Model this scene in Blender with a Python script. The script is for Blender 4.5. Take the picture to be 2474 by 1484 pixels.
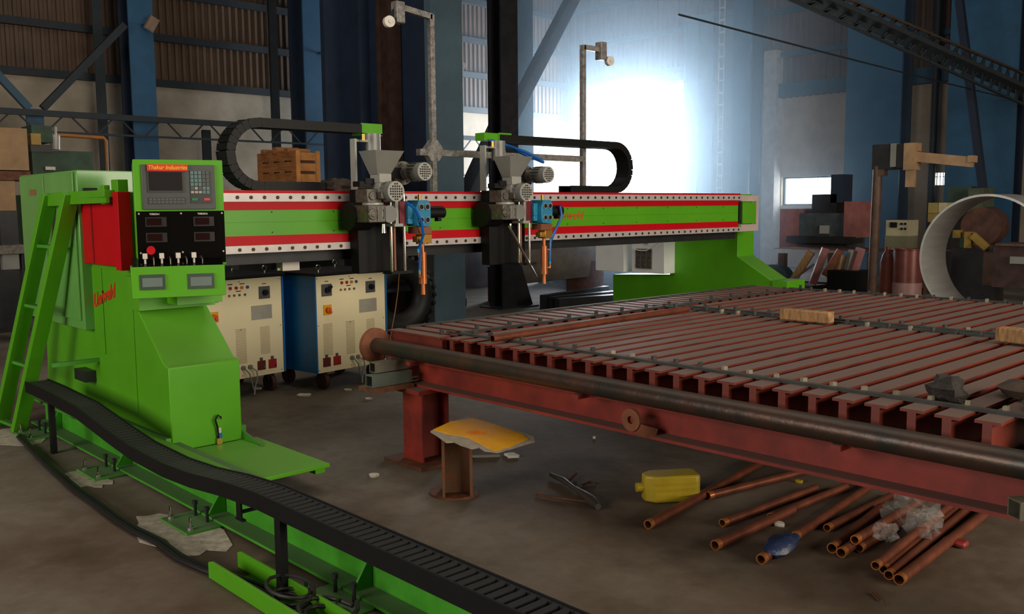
import bpy, math, random
from mathutils import Vector, Matrix, Quaternion
random.seed(7)
PI = math.pi
R = math.radians
S = bpy.context.scene
COL = S.collection
for o in list(bpy.data.objects): bpy.data.objects.remove(o)

# ---------------------------------------------------------------- camera
F_PX, CX, CY = 2227.3, 1237.0, 742.0
YAW, PIT, ROL, CAM_Z = 0.81746, 0.10898, -0.00812, 1.5
_f = Vector((math.cos(YAW)*math.cos(PIT), math.sin(YAW)*math.cos(PIT), -math.sin(PIT)))
_r = Vector((math.sin(YAW), -math.cos(YAW), 0)); _u = _r.cross(_f)
_R = _r*math.cos(ROL)+_u*math.sin(ROL); _U = -_r*math.sin(ROL)+_u*math.cos(ROL)
cam_d = bpy.data.cameras.new('camera'); cam = bpy.data.objects.new('camera', cam_d); COL.objects.link(cam)
m3 = Matrix((_R, _U, -_f)).transposed()
cam.matrix_world = Matrix.Translation((0, 0, CAM_Z)) @ m3.to_4x4()
cam_d.sensor_fit = 'HORIZONTAL'; cam_d.sensor_width = 36.0; cam_d.lens = 36.0*F_PX/2474.0
cam_d.clip_start = 0.05; cam_d.clip_end = 200
S.camera = cam

# ---------------------------------------------------------------- world, light, exposure
SKY, KEY, FILL, DOOR, ROOF = 7.0, 960.0, 500.0, 1000.0, 330.0
HAZE = 0.030
w = bpy.data.worlds.new('sky'); S.world = w; w.use_nodes = True
bg = w.node_tree.nodes['Background']; bg.inputs[0].default_value = (0.86, 0.94, 1.0, 1); bg.inputs[1].default_value = SKY
S.view_settings.view_transform = 'Standard'; S.view_settings.look = 'None'
S.view_settings.exposure = 0.0; S.view_settings.gamma = 1.0; S.view_settings.use_curve_mapping = False
S.cycles.use_denoising = True
S.cycles.max_bounces = 6; S.cycles.diffuse_bounces = 3; S.cycles.glossy_bounces = 3; S.cycles.transmission_bounces = 4
S.cycles.volume_bounces = 1; S.cycles.sample_clamp_indirect = 4.0; S.cycles.caustics_reflective = False; S.cycles.caustics_refractive = False

def area(name, loc, aim, sx, sy, power, color):
    d = bpy.data.lights.new(name, 'AREA'); d.shape = 'RECTANGLE'; d.size = sx; d.size_y = sy; d.energy = power; d.color = color
    o = bpy.data.objects.new(name, d); COL.objects.link(o); o.location = loc
    v = Vector(aim); q = v.to_track_quat('-Z', 'Y'); o.rotation_euler = q.to_euler(); return o
# daylight of the big open bay behind the photographer and of the bay in the end wall
area('daylight_front_bay', (5.2, -6.6, 3.0), (0, 1, -0.05), 8.4, 4.2, KEY, (1.0, 0.90, 0.74))
area('fill_left', (-6.6, 4.0, 3.2), (1, 0, -0.05), 5.0, 3.6, FILL, (1.0, 0.93, 0.84))  # soft fill added on the left; no bay is known there
area('daylight_end_bay', (19.80, 16.3, 2.85), (-1, 0, 0), 3.6, 3.6, DOOR, (0.80, 0.90, 1.0))

area('daylight_roof_strip', (4.0, 4.0, 9.35), (0, 0, -1), 5.0, 16.0, ROOF, (1.0, 0.93, 0.82))

# ---------------------------------------------------------------- helpers
def ray(px, py):
    d = _R*((px-CX)/F_PX) - _U*((py-CY)/F_PX) + _f
    return d
def on(ax, v, px, py):
    c = Vector((0, 0, CAM_Z)); d = ray(px, py); t = (v-c[ax])/d[ax]; return c+d*t
def ax_(v, px, py): return on(0, v, px, py)
def ay(v, px, py): return on(1, v, px, py)
def az(v, px, py): return on(2, v, px, py)

_mats = {}
def mat(name, col, rough=0.5, metal=0.0, var=0.12, scale=6.0, col2=None, dust=None, bump=0.0, coat=0.0, amt=0.5, stretch=None, dustn=0.75):
    if name in _mats: return _mats[name]
    m = bpy.data.materials.new(name); m.use_nodes = True; nt = m.node_tree; N = nt.nodes; L = nt.links
    b = N['Principled BSDF']; b.inputs['Roughness'].default_value = rough; b.inputs['Metallic'].default_value = metal
    if coat: b.inputs['Coat Weight'].default_value = coat; b.inputs['Coat Roughness'].default_value = 0.15
    tc = N.new('ShaderNodeTexCoord'); mp = N.new('ShaderNodeMapping'); L.new(tc.outputs['Object'], mp.inputs[0])
    if stretch: mp.inputs['Scale'].default_value = stretch
    nz = N.new('ShaderNodeTexNoise'); nz.inputs['Scale'].default_value = scale; nz.inputs['Detail'].default_value = 6; nz.inputs['Roughness'].default_value = 0.6
    L.new(mp.outputs[0], nz.inputs[0])
    rp = N.new('ShaderNodeValToRGB'); rp.color_ramp.elements[0].position = max(0.0, amt-0.18); rp.color_ramp.elements[1].position = min(1.0, amt+0.18)
    c2 = col2 or tuple(c*(1-var*2) for c in col)
    rp.color_ramp.elements[0].color = (*col, 1); rp.color_ramp.elements[1].color = (*c2, 1)
    L.new(nz.outputs['Fac'], rp.inputs[0]); out = rp.outputs[0]
    if dust:
        ge = N.new('ShaderNodeNewGeometry'); sp = N.new('ShaderNodeSeparateXYZ'); L.new(ge.outputs['Normal'], sp.inputs[0])
        mr = N.new('ShaderNodeMapRange'); mr.inputs[1].default_value = 0.5; mr.inputs[2].default_value = 0.95; mr.inputs[3].default_value = 0; mr.inputs[4].default_value = dustn
        L.new(sp.outputs[2], mr.inputs[0]); mx = N.new('ShaderNodeMix'); mx.data_type = 'RGBA'
        L.new(mr.outputs[0], mx.inputs[0]); L.new(out, mx.inputs[6]); mx.inputs[7].default_value = (*dust, 1); out = mx.outputs[2]
        mr2 = N.new('ShaderNodeMapRange'); mr2.inputs[3].default_value = rough; mr2.inputs[4].default_value = max(rough, 0.62); L.new(mr.outputs[0], mr2.inputs[0]); L.new(mr2.outputs[0], b.inputs['Roughness'])
    L.new(out, b.inputs['Base Color'])
    if bump:
        bp = N.new('ShaderNodeBump'); bp.inputs['Strength'].default_value = bump; bp.inputs['Distance'].default_value = 0.01
        n2 = N.new('ShaderNodeTexNoise'); n2.inputs['Scale'].default_value = scale*5; n2.inputs['Detail'].default_value = 4; L.new(mp.outputs[0], n2.inputs[0])
        L.new(n2.outputs['Fac'], bp.inputs['Height']); L.new(bp.outputs[0], b.inputs['Normal'])
    _mats[name] = m; return m
def glow(name, col, s):
    m = bpy.data.materials.new(name); m.use_nodes = True; b = m.node_tree.nodes['Principled BSDF']
    b.inputs['Base Color'].default_value = (*col, 1); b.inputs['Emission Color'].default_value = (*col, 1); b.inputs['Emission Strength'].default_value = s
    return m

GREEN = mat('lime_green_paint', (0.105, 0.40, 0.012), 0.36, var=0.06, scale=3, dust=(0.17, 0.33, 0.07), dustn=0.5)
GREENS = mat('dusty_green_paint', (0.07, 0.40, 0.02), 0.5, var=0.2, scale=3, dust=(0.11, 0.16, 0.08), dustn=0.85)
RED = mat('red_paint', (0.56, 0.002, 0.010), 0.45, var=0.05, scale=4)
RED.node_tree.nodes['Principled BSDF'].inputs['Specular IOR Level'].default_value = 0.2
GREEN.node_tree.nodes['Principled BSDF'].inputs['Specular IOR Level'].default_value = 0.35
SILVER = mat('machined_steel', (0.62, 0.56, 0.54), 0.42, 0.25, var=0.1, scale=9)
FRAMEW = mat('pale_steel_plate', (0.66, 0.52, 0.48), 0.4, 0.1, var=0.1, scale=5)
BOLT = mat('bolt_brown', (0.06, 0.02, 0.015), 0.5, 0.3)
BLACK = mat('black_plastic', (0.007, 0.007, 0.008), 0.5, var=0.1); BLACK.node_tree.nodes['Principled BSDF'].inputs['Specular IOR Level'].default_value = 0.25
BLACKG = mat('black_gloss_panel', (0.004, 0.004, 0.004), 0.10, var=0.1)
DSTEEL = mat('dark_steel', (0.035, 0.035, 0.038), 0.45, 0.4, var=0.2)
CHROME = mat('chrome', (0.75, 0.72, 0.68), 0.12, 1.0, var=0.03)
GREYP = mat('grey_paint', (0.25, 0.25, 0.23), 0.42, 0.1, var=0.08)
GREYL = mat('light_grey_cast', (0.42, 0.41, 0.37), 0.45, 0.1, var=0.1)
GREYD = mat('cast_gearbox', (0.20, 0.18, 0.15), 0.4, 0.5, var=0.3, scale=30)
CREAM = mat('cream_enamel', (0.93, 0.80, 0.52), 0.4, var=0.03, scale=3)
PSBLUE = mat('cabinet_blue', (0.004, 0.16, 0.52), 0.4, var=0.1)
SCREEN = mat('dark_screen', (0.03, 0.026, 0.028), 0.08, var=0.02)
CNCG = mat('controller_grey', (0.075, 0.08, 0.078), 0.4, var=0.05)
LCD = mat('lcd_grey', (0.17, 0.22, 0.20), 0.2, var=0.05)
CYAN = mat('torch_blue', (0.02, 0.26, 0.46), 0.4, var=0.08)
MAROON = mat('maroon_paint', (0.20, 0.01, 0.02), 0.4)
COPPER = mat('copper_torch', (0.62, 0.19, 0.06), 0.35, 0.5, var=0.1, scale=20)
BRASS = mat('brass', (0.75, 0.42, 0.09), 0.3, 0.8)
COPB = mat('brown_copper_block', (0.30, 0.11, 0.05), 0.45, 0.3)
HOSE = mat('blue_hose', (0.01, 0.14, 0.55), 0.3)
FIT = mat('cyan_fitting', (0.0, 0.5, 0.8), 0.3)
FOIL = mat('silver_tape', (0.42, 0.39, 0.37), 0.35, 0.6, var=0.3, scale=25, bump=0.8)
WHITE = mat('white_plastic', (0.72, 0.66, 0.58), 0.45, var=0.05)
OFFW = mat('off_white_cabinet', (0.80, 0.80, 0.80), 0.5, var=0.04)
RUSTR = mat('red_oxide_steel', (0.30, 0.028, 0.016), 0.5, var=0.25, scale=5, dust=(0.18, 0.125, 0.10), dustn=0.9)
SLATM = mat('red_oxide_slat', (0.22, 0.032, 0.016), 0.5, var=0.25, scale=4, dust=(0.175, 0.115, 0.092), dustn=0.96)
DUSTB = mat('dusty_black_bar', (0.05, 0.05, 0.045), 0.6, 0.1, var=0.3, scale=14, dust=(0.075, 0.07, 0.055), dustn=0.7)
PEG = mat('bare_steel_peg', (0.30, 0.27, 0.19), 0.5, 0.2)
PIPEM = mat('rusty_black_pipe', (0.050, 0.042, 0.036), 0.38, 0.55, col2=(0.15, 0.06, 0.035), scale=4, amt=0.6, bump=0.25, dust=(0.08, 0.06, 0.045), dustn=.5)
RUST = mat('rust', (0.20, 0.07, 0.028), 0.7, 0.2, col2=(0.08, 0.03, 0.016), scale=14, bump=0.4)
RUSTO = mat('orange_rust_plate', (0.27, 0.085, 0.035), 0.6, 0.1, var=0.25, scale=12)
COPT = mat('copper_pipe_dull', (0.27, 0.075, 0.038), 0.42, 0.45, var=0.25, scale=8, dust=(0.17, 0.08, 0.05), dustn=0.35)
COPC = mat('copper_cut_end', (0.80, 0.30, 0.09), 0.3, 0.7)
YELL = mat('yellow_sheet', (0.90, 0.42, 0.005), 0.4, var=0.08, scale=10)
YPLA = mat('yellow_bottle', (0.50, 0.36, 0.02), 0.35, var=0.12)
PAPER = mat('grey_paper', (0.40, 0.33, 0.25), 0.8, var=0.15, scale=20)
SCRAPW = mat('white_scrap', (0.75, 0.68, 0.58), 0.7, var=0.1)
RUBBER = mat('black_rubber', (0.014, 0.013, 0.013), 0.55, var=0.2, dust=(0.04, 0.03, 0.025))
WOOD = mat('crate_wood', (0.34, 0.13, 0.035), 0.65, var=0.25, scale=7, stretch=(1, 1, 6), bump=0.2)
WOODP = mat('pale_wood', (0.50, 0.27, 0.11), 0.7, var=0.3, scale=12, stretch=(1, 6, 1), bump=0.4)
SCRAP = mat('dark_slag', (0.05, 0.04, 0.035), 0.8, var=0.4, scale=18, bump=0.8)
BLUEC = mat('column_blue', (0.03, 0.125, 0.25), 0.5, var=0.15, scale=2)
BLUEN = mat('lit_column_blue', (0.075, 0.125, 0.165), 0.5, var=0.15, scale=2)  # light on the crane column's front flange mixed into its blue
BLUED = mat('dark_and_shaded_blue', (0.012, 0.026, 0.060), 0.55, var=0.2, scale=2)  # shaded copy of the column blue; also plain dark blue elsewhere
GIRT = mat('girt_steel', (0.03, 0.04, 0.05), 0.6, 0.2)
GIRTB = mat('girt_blue', (0.03, 0.10, 0.17), 0.5)
PILAST = mat('whitewashed_pilaster', (0.55, 0.53, 0.50), 0.8, var=0.12, scale=5)
CORR = mat('corrugated_brown_cladding', (0.145, 0.088, 0.055), 0.6, var=0.15, scale=2)
CABLEM = mat('cable_black', (0.012, 0.012, 0.013), 0.4)
PINK = mat('faded_red_paint', (0.36, 0.13, 0.12), 0.6, var=0.2)
CLEAR = bpy.data.materials.new('clear_plastic'); CLEAR.use_nodes = True
_b = CLEAR.node_tree.nodes['Principled BSDF']; _b.inputs['Base Color'].default_value = (.5, .46, .42, 1); _b.inputs['Roughness'].default_value = .15; _b.inputs['Alpha'].default_value = .13

def prof_i(h, b, tf, tw):
    return [(-b/2, 0), (b/2, 0), (b/2, tf), (tw/2, tf), (tw/2, h-tf), (b/2, h-tf), (b/2, h), (-b/2, h), (-b/2, h-tf), (-tw/2, h-tf), (-tw/2, tf), (-b/2, tf)]
class MB:
    def __init__(s, M=None): s.v = []; s.f = []; s.M = M
    def add(s, vs, fs):
        n = len(s.v)
        s.v += [(s.M @ Vector(p)) if s.M else Vector(p) for p in vs]; s.f += [[i+n for i in f] for f in fs]; return s
    def box(s, x0, x1, y0, y1, z0, z1):
        return s.add([(x, y, z) for x in (x0, x1) for y in (y0, y1) for z in (z0, z1)],
                     [(0, 1, 3, 2), (4, 6, 7, 5), (0, 4, 5, 1), (2, 3, 7, 6), (0, 2, 6, 4), (1, 5, 7, 3)])
    def prism(s, pts, a, ua, ub, w0, w1, off=(0, 0, 0)):
        # polygon pts in (ua,ub) axes extruded along axis a from w0 to w1
        vs = []
        for wv in (w0, w1):
            for p in pts:
                q = [0, 0, 0]; q[ua] = p[0]; q[ub] = p[1]; q[a] = wv; vs.append((q[0]+off[0], q[1]+off[1], q[2]+off[2]))
        n = len(pts); fs = [list(range(n))[::-1], list(range(n, 2*n))]
        fs += [(i, (i+1) % n, n+(i+1) % n, n+i) for i in range(n)]
        return s.add(vs, fs)
    def tube(s, pts, r, n=12, caps=True, closed=False):
        pts = [Vector(p) for p in pts]; m = len(pts); rs = r if isinstance(r, (list, tuple)) else [r]*m
        t0 = (pts[1]-pts[0]).normalized(); ref = Vector((0, 0, 1)) if abs(t0.z) < 0.9 else Vector((1, 0, 0))
        nrm = (ref - t0*ref.dot(t0)).normalized(); vs = []
        for i, p in enumerate(pts):
            if closed: t = (pts[(i+1) % m]-pts[i-1]).normalized()
            else: t = (pts[min(i+1, m-1)]-pts[max(i-1, 0)]).normalized()
            nn = nrm - t*nrm.dot(t)
            if nn.length > 1e-6: nrm = nn.normalized()
            bn = t.cross(nrm)
            for k in range(n):
                a = 2*PI*k/n; vs.append(p+(nrm*math.cos(a)+bn*math.sin(a))*rs[i])
        fs = []
        for i in range(m if closed else m-1):
            j = (i+1) % m
            for k in range(n): fs.append((i*n+k, i*n+(k+1) % n, j*n+(k+1) % n, j*n+k))
        if caps and not closed: fs += [list(range(n))[::-1], [(m-1)*n+k for k in range(n)]]
        return s.add(vs, fs)
    def cyl(s, a, b, r, n=16, r2=None): return s.tube([a, b], [r, r if r2 is None else r2], n)
    def pipe(s, a, b, r, t, n=16):   # hollow
        a = Vector(a); b = Vector(b); return s.tube([a, b, b, a, a], [r, r, r-t, r-t, r], n, caps=False) if False else s.ring(a, b, r, t, n)
    def ring(s, a, b, r, t, n=32):
        a = Vector(a); b = Vector(b); d = (b-a).normalized(); ref = Vector((0, 0, 1)) if abs(d.z) < 0.9 else Vector((1, 0, 0))
        u = (ref-d*ref.dot(d)).normalized(); v = d.cross(u); vs = []
        for p, q in ((a, r), (b, r), (b, r-t), (a, r-t)):
            for k in range(n):
                an = 2*PI*k/n; vs.append(p+(u*math.cos(an)+v*math.sin(an))*q)
        fs = []
        for i in range(4):
            j = (i+1) % 4
            for k in range(n): fs.append((i*n+k, i*n+(k+1) % n, j*n+(k+1) % n, j*n+k))
        return s.add(vs, fs)
    def torus(s, c, axis, R_, r, n=20, m=8):
        c = Vector(c); d = Vector(axis).normalized(); ref = Vector((0, 0, 1)) if abs(d.z) < 0.9 else Vector((1, 0, 0))
        u = (ref-d*ref.dot(d)).normalized(); v = d.cross(u)
        return s.tube([c+(u*math.cos(2*PI*k/n)+v*math.sin(2*PI*k/n))*R_ for k in range(n)], r, m, closed=True)
    def bar(s, a, b, wd, ht, up=(0, 0, 1)):
        a = Vector(a); b = Vector(b); d = (b-a).normalized(); upv = Vector(up)
        if abs(d.dot(upv)) > 0.98: upv = Vector((1, 0, 0))
        sd = d.cross(upv).normalized(); uu = sd.cross(d)
        vs = [p+sd*(x*wd/2)+uu*(y*ht/2) for p in (a, b) for x, y in ((-1, -1), (1, -1), (1, 1), (-1, 1))]
        return s.add(vs, [(3, 2, 1, 0), (4, 5, 6, 7), (0, 1, 5, 4), (1, 2, 6, 5), (2, 3, 7, 6), (3, 0, 4, 7)])
    def ibar(s, a, b, h, bw, tf, tw, up=(0, 0, 1)):
        a = Vector(a); b = Vector(b); d = (b-a).normalized(); upv = Vector(up); sd = d.cross(upv).normalized(); uu = sd.cross(d)
        P = prof_i(h, bw, tf, tw); vs = [p+sd*x+uu*y for p in (a, b) for x, y in P]; n = len(P)
        fs = [list(range(n))[::-1], list(range(n, 2*n))]+[(i, (i+1) % n, n+(i+1) % n, n+i) for i in range(n)]
        return s.add(vs, fs)
    def lump(s, c, rx, ry, rz, seed=0, n=10, m=7, rough=0.3):
        rnd = random.Random(seed); c = Vector(c); vs = [c+Vector((0, 0, -rz))]
        for i in range(1, m):
            th = PI*i/m-PI/2
            for k in range(n):
                q = 1+rnd.uniform(-rough, rough); a = 2*PI*k/n
                vs.append(c+Vector((math.cos(th)*math.cos(a)*rx*q, math.cos(th)*math.sin(a)*ry*q, math.sin(th)*rz*q)))
        vs.append(c+Vector((0, 0, rz))); fs = []
        for k in range(n): fs.append((0, 1+(k+1) % n, 1+k))
        for i in range(m-2):
            for k in range(n): fs.append((1+i*n+k, 1+i*n+(k+1) % n, 1+(i+1)*n+(k+1) % n, 1+(i+1)*n+k))
        e = 1+(m-2)*n
        for k in range(n): fs.append((e+k, e+(k+1) % n, len(vs)-1))
        return s.add(vs, fs)
    def mesh(s, name, m, org=Vector((0, 0, 0)), smooth=True):
        me = bpy.data.meshes.new(name); me.from_pydata([v-org for v in s.v], [], s.f); me.materials.append(m)
        import bmesh
        bm = bmesh.new(); bm.from_mesh(me); bmesh.ops.recalc_face_normals(bm, faces=bm.faces); bm.to_mesh(me); bm.free()
        if smooth: me.shade_smooth(); me.set_sharp_from_angle(angle=R(38))
        return me

ORG = {}
def props(o, label=None, cat=None, group=None, kind=None):
    if label: o['label'] = label
    if cat: o['category'] = cat
    if group: o['group'] = group
    if kind: o['kind'] = kind
def thing(name, loc, label=None, cat=None, group=None, kind=None):
    o = bpy.data.objects.new(name, None); o.empty_display_size = 0.2; COL.objects.link(o); o.location = loc; ORG[o] = Vector(loc)
    props(o, label, cat, group, kind); return o
def put(name, mb, m, parent=None, label=None, cat=None, group=None, kind=None, bevel=0.0, base=None):
    org = ORG[parent] if parent else (Vector(base) if base is not None else (sum(mb.v, Vector())/len(mb.v)))
    if not parent and base is None: org = Vector((org.x, org.y, min(v.z for v in mb.v)))
    me = mb.mesh(name, m, org); o = bpy.data.objects.new(name, me); COL.objects.link(o)
    if parent: o.parent = parent
    else: o.location = org
    ORG[o] = org; props(o, label, cat, group, kind)
    if bevel:
        b = o.modifiers.new('bevel', 'BEVEL'); b.width = bevel; b.segments = 2; b.limit_method = 'ANGLE'; b.angle_limit = R(40)
    return o
def inst(name, me, loc, parent, rot=None, label=None):   # loc in world space, the parent is unrotated
    o = bpy.data.objects.new(name, me); COL.objects.link(o)
    if parent: o.parent = parent; o.location = Vector(loc)-ORG[parent]
    else: o.location = loc
    if rot is not None: o.rotation_euler = rot
    if label: o['label'] = label
    return o
def dup(o, parent=None, off=Vector((0, 0, 0)), **kw):
    c = o.copy(); COL.objects.link(c)
    if parent: c.parent = parent; ORG[c] = ORG.get(parent, Vector())
    else: c.location = o.location+off; ORG[c] = ORG[o]+off
    for ch in [q for q in bpy.data.objects if q.parent == o]: dup(ch, c)
    props(c, **kw); return c
def text(name, s, size, loc, xdir, ydir, m, parent=None, shear=0.0, ext=0.0008, bold=0.0, align='CENTER'):
    cu = bpy.data.curves.new(name, 'FONT'); cu.body = s; cu.size = size; cu.shear = shear; cu.extrude = ext; cu.offset = bold; cu.align_x = align; cu.align_y = 'CENTER'
    t = bpy.data.objects.new('tmp', cu); COL.objects.link(t); dg = bpy.context.evaluated_depsgraph_get()
    me = bpy.data.meshes.new_from_object(t.evaluated_get(dg)); bpy.data.objects.remove(t); me.materials.clear(); me.materials.append(m)
    x = Vector(xdir).normalized(); y = Vector(ydir).normalized(); z = x.cross(y); M = Matrix((x, y, z)).transposed().to_4x4()
    org = ORG[parent] if parent else Vector(); M = Matrix.Translation(Vector(loc)-org) @ M; me.transform(M)
    o = bpy.data.objects.new(name, me); COL.objects.link(o)
    if parent: o.parent = parent
    ORG[o] = org; return o
def boxo(name, m, x0, x1, y0, y1, z0, z1, parent=None, bevel=0.0, **kw):
    return put(name, MB().box(x0, x1, y0, y1, z0, z1), m, parent, bevel=bevel, **kw)
# ================================================================ SETTING
XW, YW, ZC, XB, YB = 20.0, 18.8, 9.5, -7.0, -7.0
# floor: dusty worn concrete
fm = bpy.data.materials.new('worn_concrete_floor'); fm.use_nodes = True; nt = fm.node_tree; N = nt.nodes; L = nt.links; b = N['Principled BSDF']
tc = N.new('ShaderNodeTexCoord')
def nz_(sc, det=7, ro=.6):
    n = N.new('ShaderNodeTexNoise'); n.inputs['Scale'].default_value = sc; n.inputs['Detail'].default_value = det; n.inputs['Roughness'].default_value = ro; L.new(tc.outputs['Object'], n.inputs[0]); return n
def rmp(src, p0, p1, c0, c1):
    r = N.new('ShaderNodeValToRGB'); r.color_ramp.elements[0].position = p0; r.color_ramp.elements[1].position = p1
    r.color_ramp.elements[0].color = (*c0, 1); r.color_ramp.elements[1].color = (*c1, 1); L.new(src, r.inputs[0]); return r
n1 = nz_(0.55); n2 = nz_(3.2); n3 = nz_(14)
a1 = rmp(n1.outputs[0], .40, .62, (0.115, 0.075, 0.046), (0.20, 0.165, 0.125))
a2 = rmp(n2.outputs[0], .48, .72, (1, 1, 1), (0.55, 0.46, 0.38))
mx = N.new('ShaderNodeMix'); mx.data_type = 'RGBA'; mx.blend_type = 'MULTIPLY'; mx.inputs[0].default_value = .8; L.new(a1.outputs[0], mx.inputs[6]); L.new(a2.outputs[0], mx.inputs[7])
a3 = rmp(n3.outputs[0], .35, .75, (0.8, 0.8, 0.8), (1.1, 1.1, 1.1)); my = N.new('ShaderNodeMix'); my.data_type = 'RGBA'; my.blend_type = 'MULTIPLY'; my.inputs[0].default_value = .7
L.new(mx.outputs[2], my.inputs[6]); L.new(a3.outputs[0], my.inputs[7]); L.new(my.outputs[2], b.inputs['Base Color']); b.inputs['Roughness'].default_value = .8
bp = N.new('ShaderNodeBump'); bp.inputs['Strength'].default_value = .25; bp.inputs['Distance'].default_value = .01; L.new(n3.outputs[0], bp.inputs['Height']); L.new(bp.outputs[0], b.inputs['Normal'])
put('floor', MB().box(XB, XW, YB, YW, -0.2, 0), fm, kind='structure')
CEIL = mat('roof_sheet_underside', (0.05, 0.055, 0.06), 0.7)
put('ceiling', MB().box(XB, XW, YB, YW, ZC, ZC+.2), CEIL, kind='structure')
# whitewashed brick
wm = mat('whitewashed_brick', (0.50, 0.43, 0.33), 0.85, var=0.18, scale=1.4, col2=(0.34, 0.28, 0.21), bump=0.3)
def wall_with_holes(name, along, const, thick, a0, a1, z0, z1, holes, m):
    # cells around the openings; along: 0 for a wall running in x, 1 for y
    mb = MB(); us = sorted({a0, a1, *[h[0] for h in holes], *[h[1] for h in holes]}); zs = sorted({z0, z1, *[h[2] for h in holes], *[h[3] for h in holes]})
    for i in range(len(us)-1):
        for j in range(len(zs)-1):
            uc = (us[i]+us[i+1])/2; zc = (zs[j]+zs[j+1])/2
            if any(h[0] < uc < h[1] and h[2] < zc < h[3] for h in holes): continue
            if along == 0: mb.box(us[i], us[i+1], const, const+thick, zs[j], zs[j+1])
            else: mb.box(const, const+thick, us[i], us[i+1], zs[j], zs[j+1])
    return put(name, mb, m, kind='structure')
H_BACK = [(15.7, 17.35, 1.2, 2.35)]
H_END = [(14.5, 18.15, 1.05, 4.7), (10.50, 11.84, 1.46, 2.14), (8.02, 8.28, 1.87, 2.13), (7.66, 7.96, 1.87, 2.13)]
wb = wall_with_holes('wall_back', 0, YW, .25, XB, XW+.25, 0, 4.0, H_BACK, wm)
wr = wall_with_holes('wall_right', 1, XW, .25, YB, YW, 0, 4.0, [(14.5, 18.15, 1.05, 4.0)]+H_END[1:], wm)
wall_with_holes('wall_front', 0, YB-.25, .25, XB, XW+.25, 0, ZC, [], CORR)
wall_with_holes('wall_left', 1, XB-.25, .25, YB, YW, 0, ZC, [], CORR)
# corrugated cladding above the brickwork, real trapezoid ribs
def corr(name, along, const, a0, a1, z0, z1, pitch, dep, skip=None):
    mb = MB(); k = int((a1-a0)/pitch); pts = []
    for i in range(k):
        s = a0+i*pitch; pts += [(s, 0), (s+pitch*.42, 0), (s+pitch*.52, -dep), (s+pitch*.90, -dep)]
    pts.append((a0+k*pitch, 0)); pts.append((a1, 0))
    vs = []
    for z in (z0, z1):
        for u, d in pts: vs.append((u, const+d, z) if along == 0 else (const+d, u, z))
    n = len(pts); fs = [(i, i+1, n+i+1, n+i) for i in range(n-1)]
    if skip: fs = [f for f in fs if not (skip[0] < pts[f[0]][0] < skip[1])]
    mb.add(vs, fs); return mb
put('cladding', corr('c', 0, YW+.02, XB, XW+.1, 3.985, ZC, .15, .035), CORR, wb)
put('cladding', corr('c', 1, XW+.02, YB, 14.5, 3.985, ZC, .17, .035), CORR, wr)
put('cladding', corr('c', 1, XW+.02, 18.15, YW+.1, 3.985, ZC, .17, .035), CORR, wr)
put('cladding', corr('c', 1, XW+.02, 14.5, 18.15, 4.66, ZC, .17, .035), CORR, wr)
for z in (4.03, 4.93, 5.82, 6.8, 7.8):
    put('girt', MB().box(XB, XW-.1, YW-.13, YW-.03, z-.07, z+.07), GIRT, wb)
for z in (5.0, 6.0, 7.0): put('girt', MB().box(XW-.13, XW-.03, YB, YW-.2, z-.06, z+.06), GIRTB, wr)
put('lintel', MB().box(XW-.2, XW-.02, YB, 14.4, 4.0, 4.32), GIRTB, wr)
put('lintel', MB().box(XW-.14, XW-.02, 14.4, 18.3, 4.7, 4.85), GIRTB, wr)
# windows: bar grids in the openings
w1 = thing('window_1', (16.5, YW+.1, 1.2), kind='structure')
mb = MB()
for i in range(1, 12): mb.box(15.7+i*.1375-.006, 15.7+i*.1375+.006, YW+.1, YW+.115, 1.2, 2.0)
put('window_grille', mb, GIRT, w1)
fr = MB()
for a, c in ((15.7, 15.75), (17.30, 17.35)): fr.box(a, c, YW+.08, YW+.14, 1.2, 2.35)
fr.box(15.75, 17.3, YW+.08, YW+.14, 1.2, 1.25).box(15.75, 17.3, YW+.08, YW+.14, 1.98, 2.02).box(15.75, 17.3, YW+.08, YW+.14, 2.30, 2.35); put('window_frame', fr, GIRT, w1)
w2 = thing('window_2', (XW+.1, 11.2, 1.46), kind='structure')
fr = MB().box(XW+.1, XW+.15, 10.5, 10.54, 1.46, 2.14).box(XW+.1, XW+.15, 11.80, 11.84, 1.46, 2.14).box(XW+.1, XW+.15, 10.54, 11.8, 2.10, 2.14).box(XW+.1, XW+.15, 10.54, 11.8, 1.46, 1.50)
put('window_frame', fr, GIRT, w2)
mb = MB()
for i in range(1, 18): mb.box(XW+.11, XW+.12, 10.54+i*.07-.004, 10.54+i*.07+.004, 2.0, 2.10)
put('window_grille', mb, GIRT, w2)
for n_, (y0, y1) in enumerate(((8.02, 8.28), (7.66, 7.96))):
    w3 = thing('window_%d' % (n_+3), (XW+.1, (y0+y1)/2, 1.87), kind='structure'); mb = MB()
    for i in range(1, 4): mb.box(XW+.1, XW+.12, y0+(y1-y0)*i/4-.006, y0+(y1-y0)*i/4+.006, 1.87, 2.13)
    mb.box(XW+.1, XW+.12, y0, y1, 2.04, 2.055); put('window_grille', mb, GIRT, w3)
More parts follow.
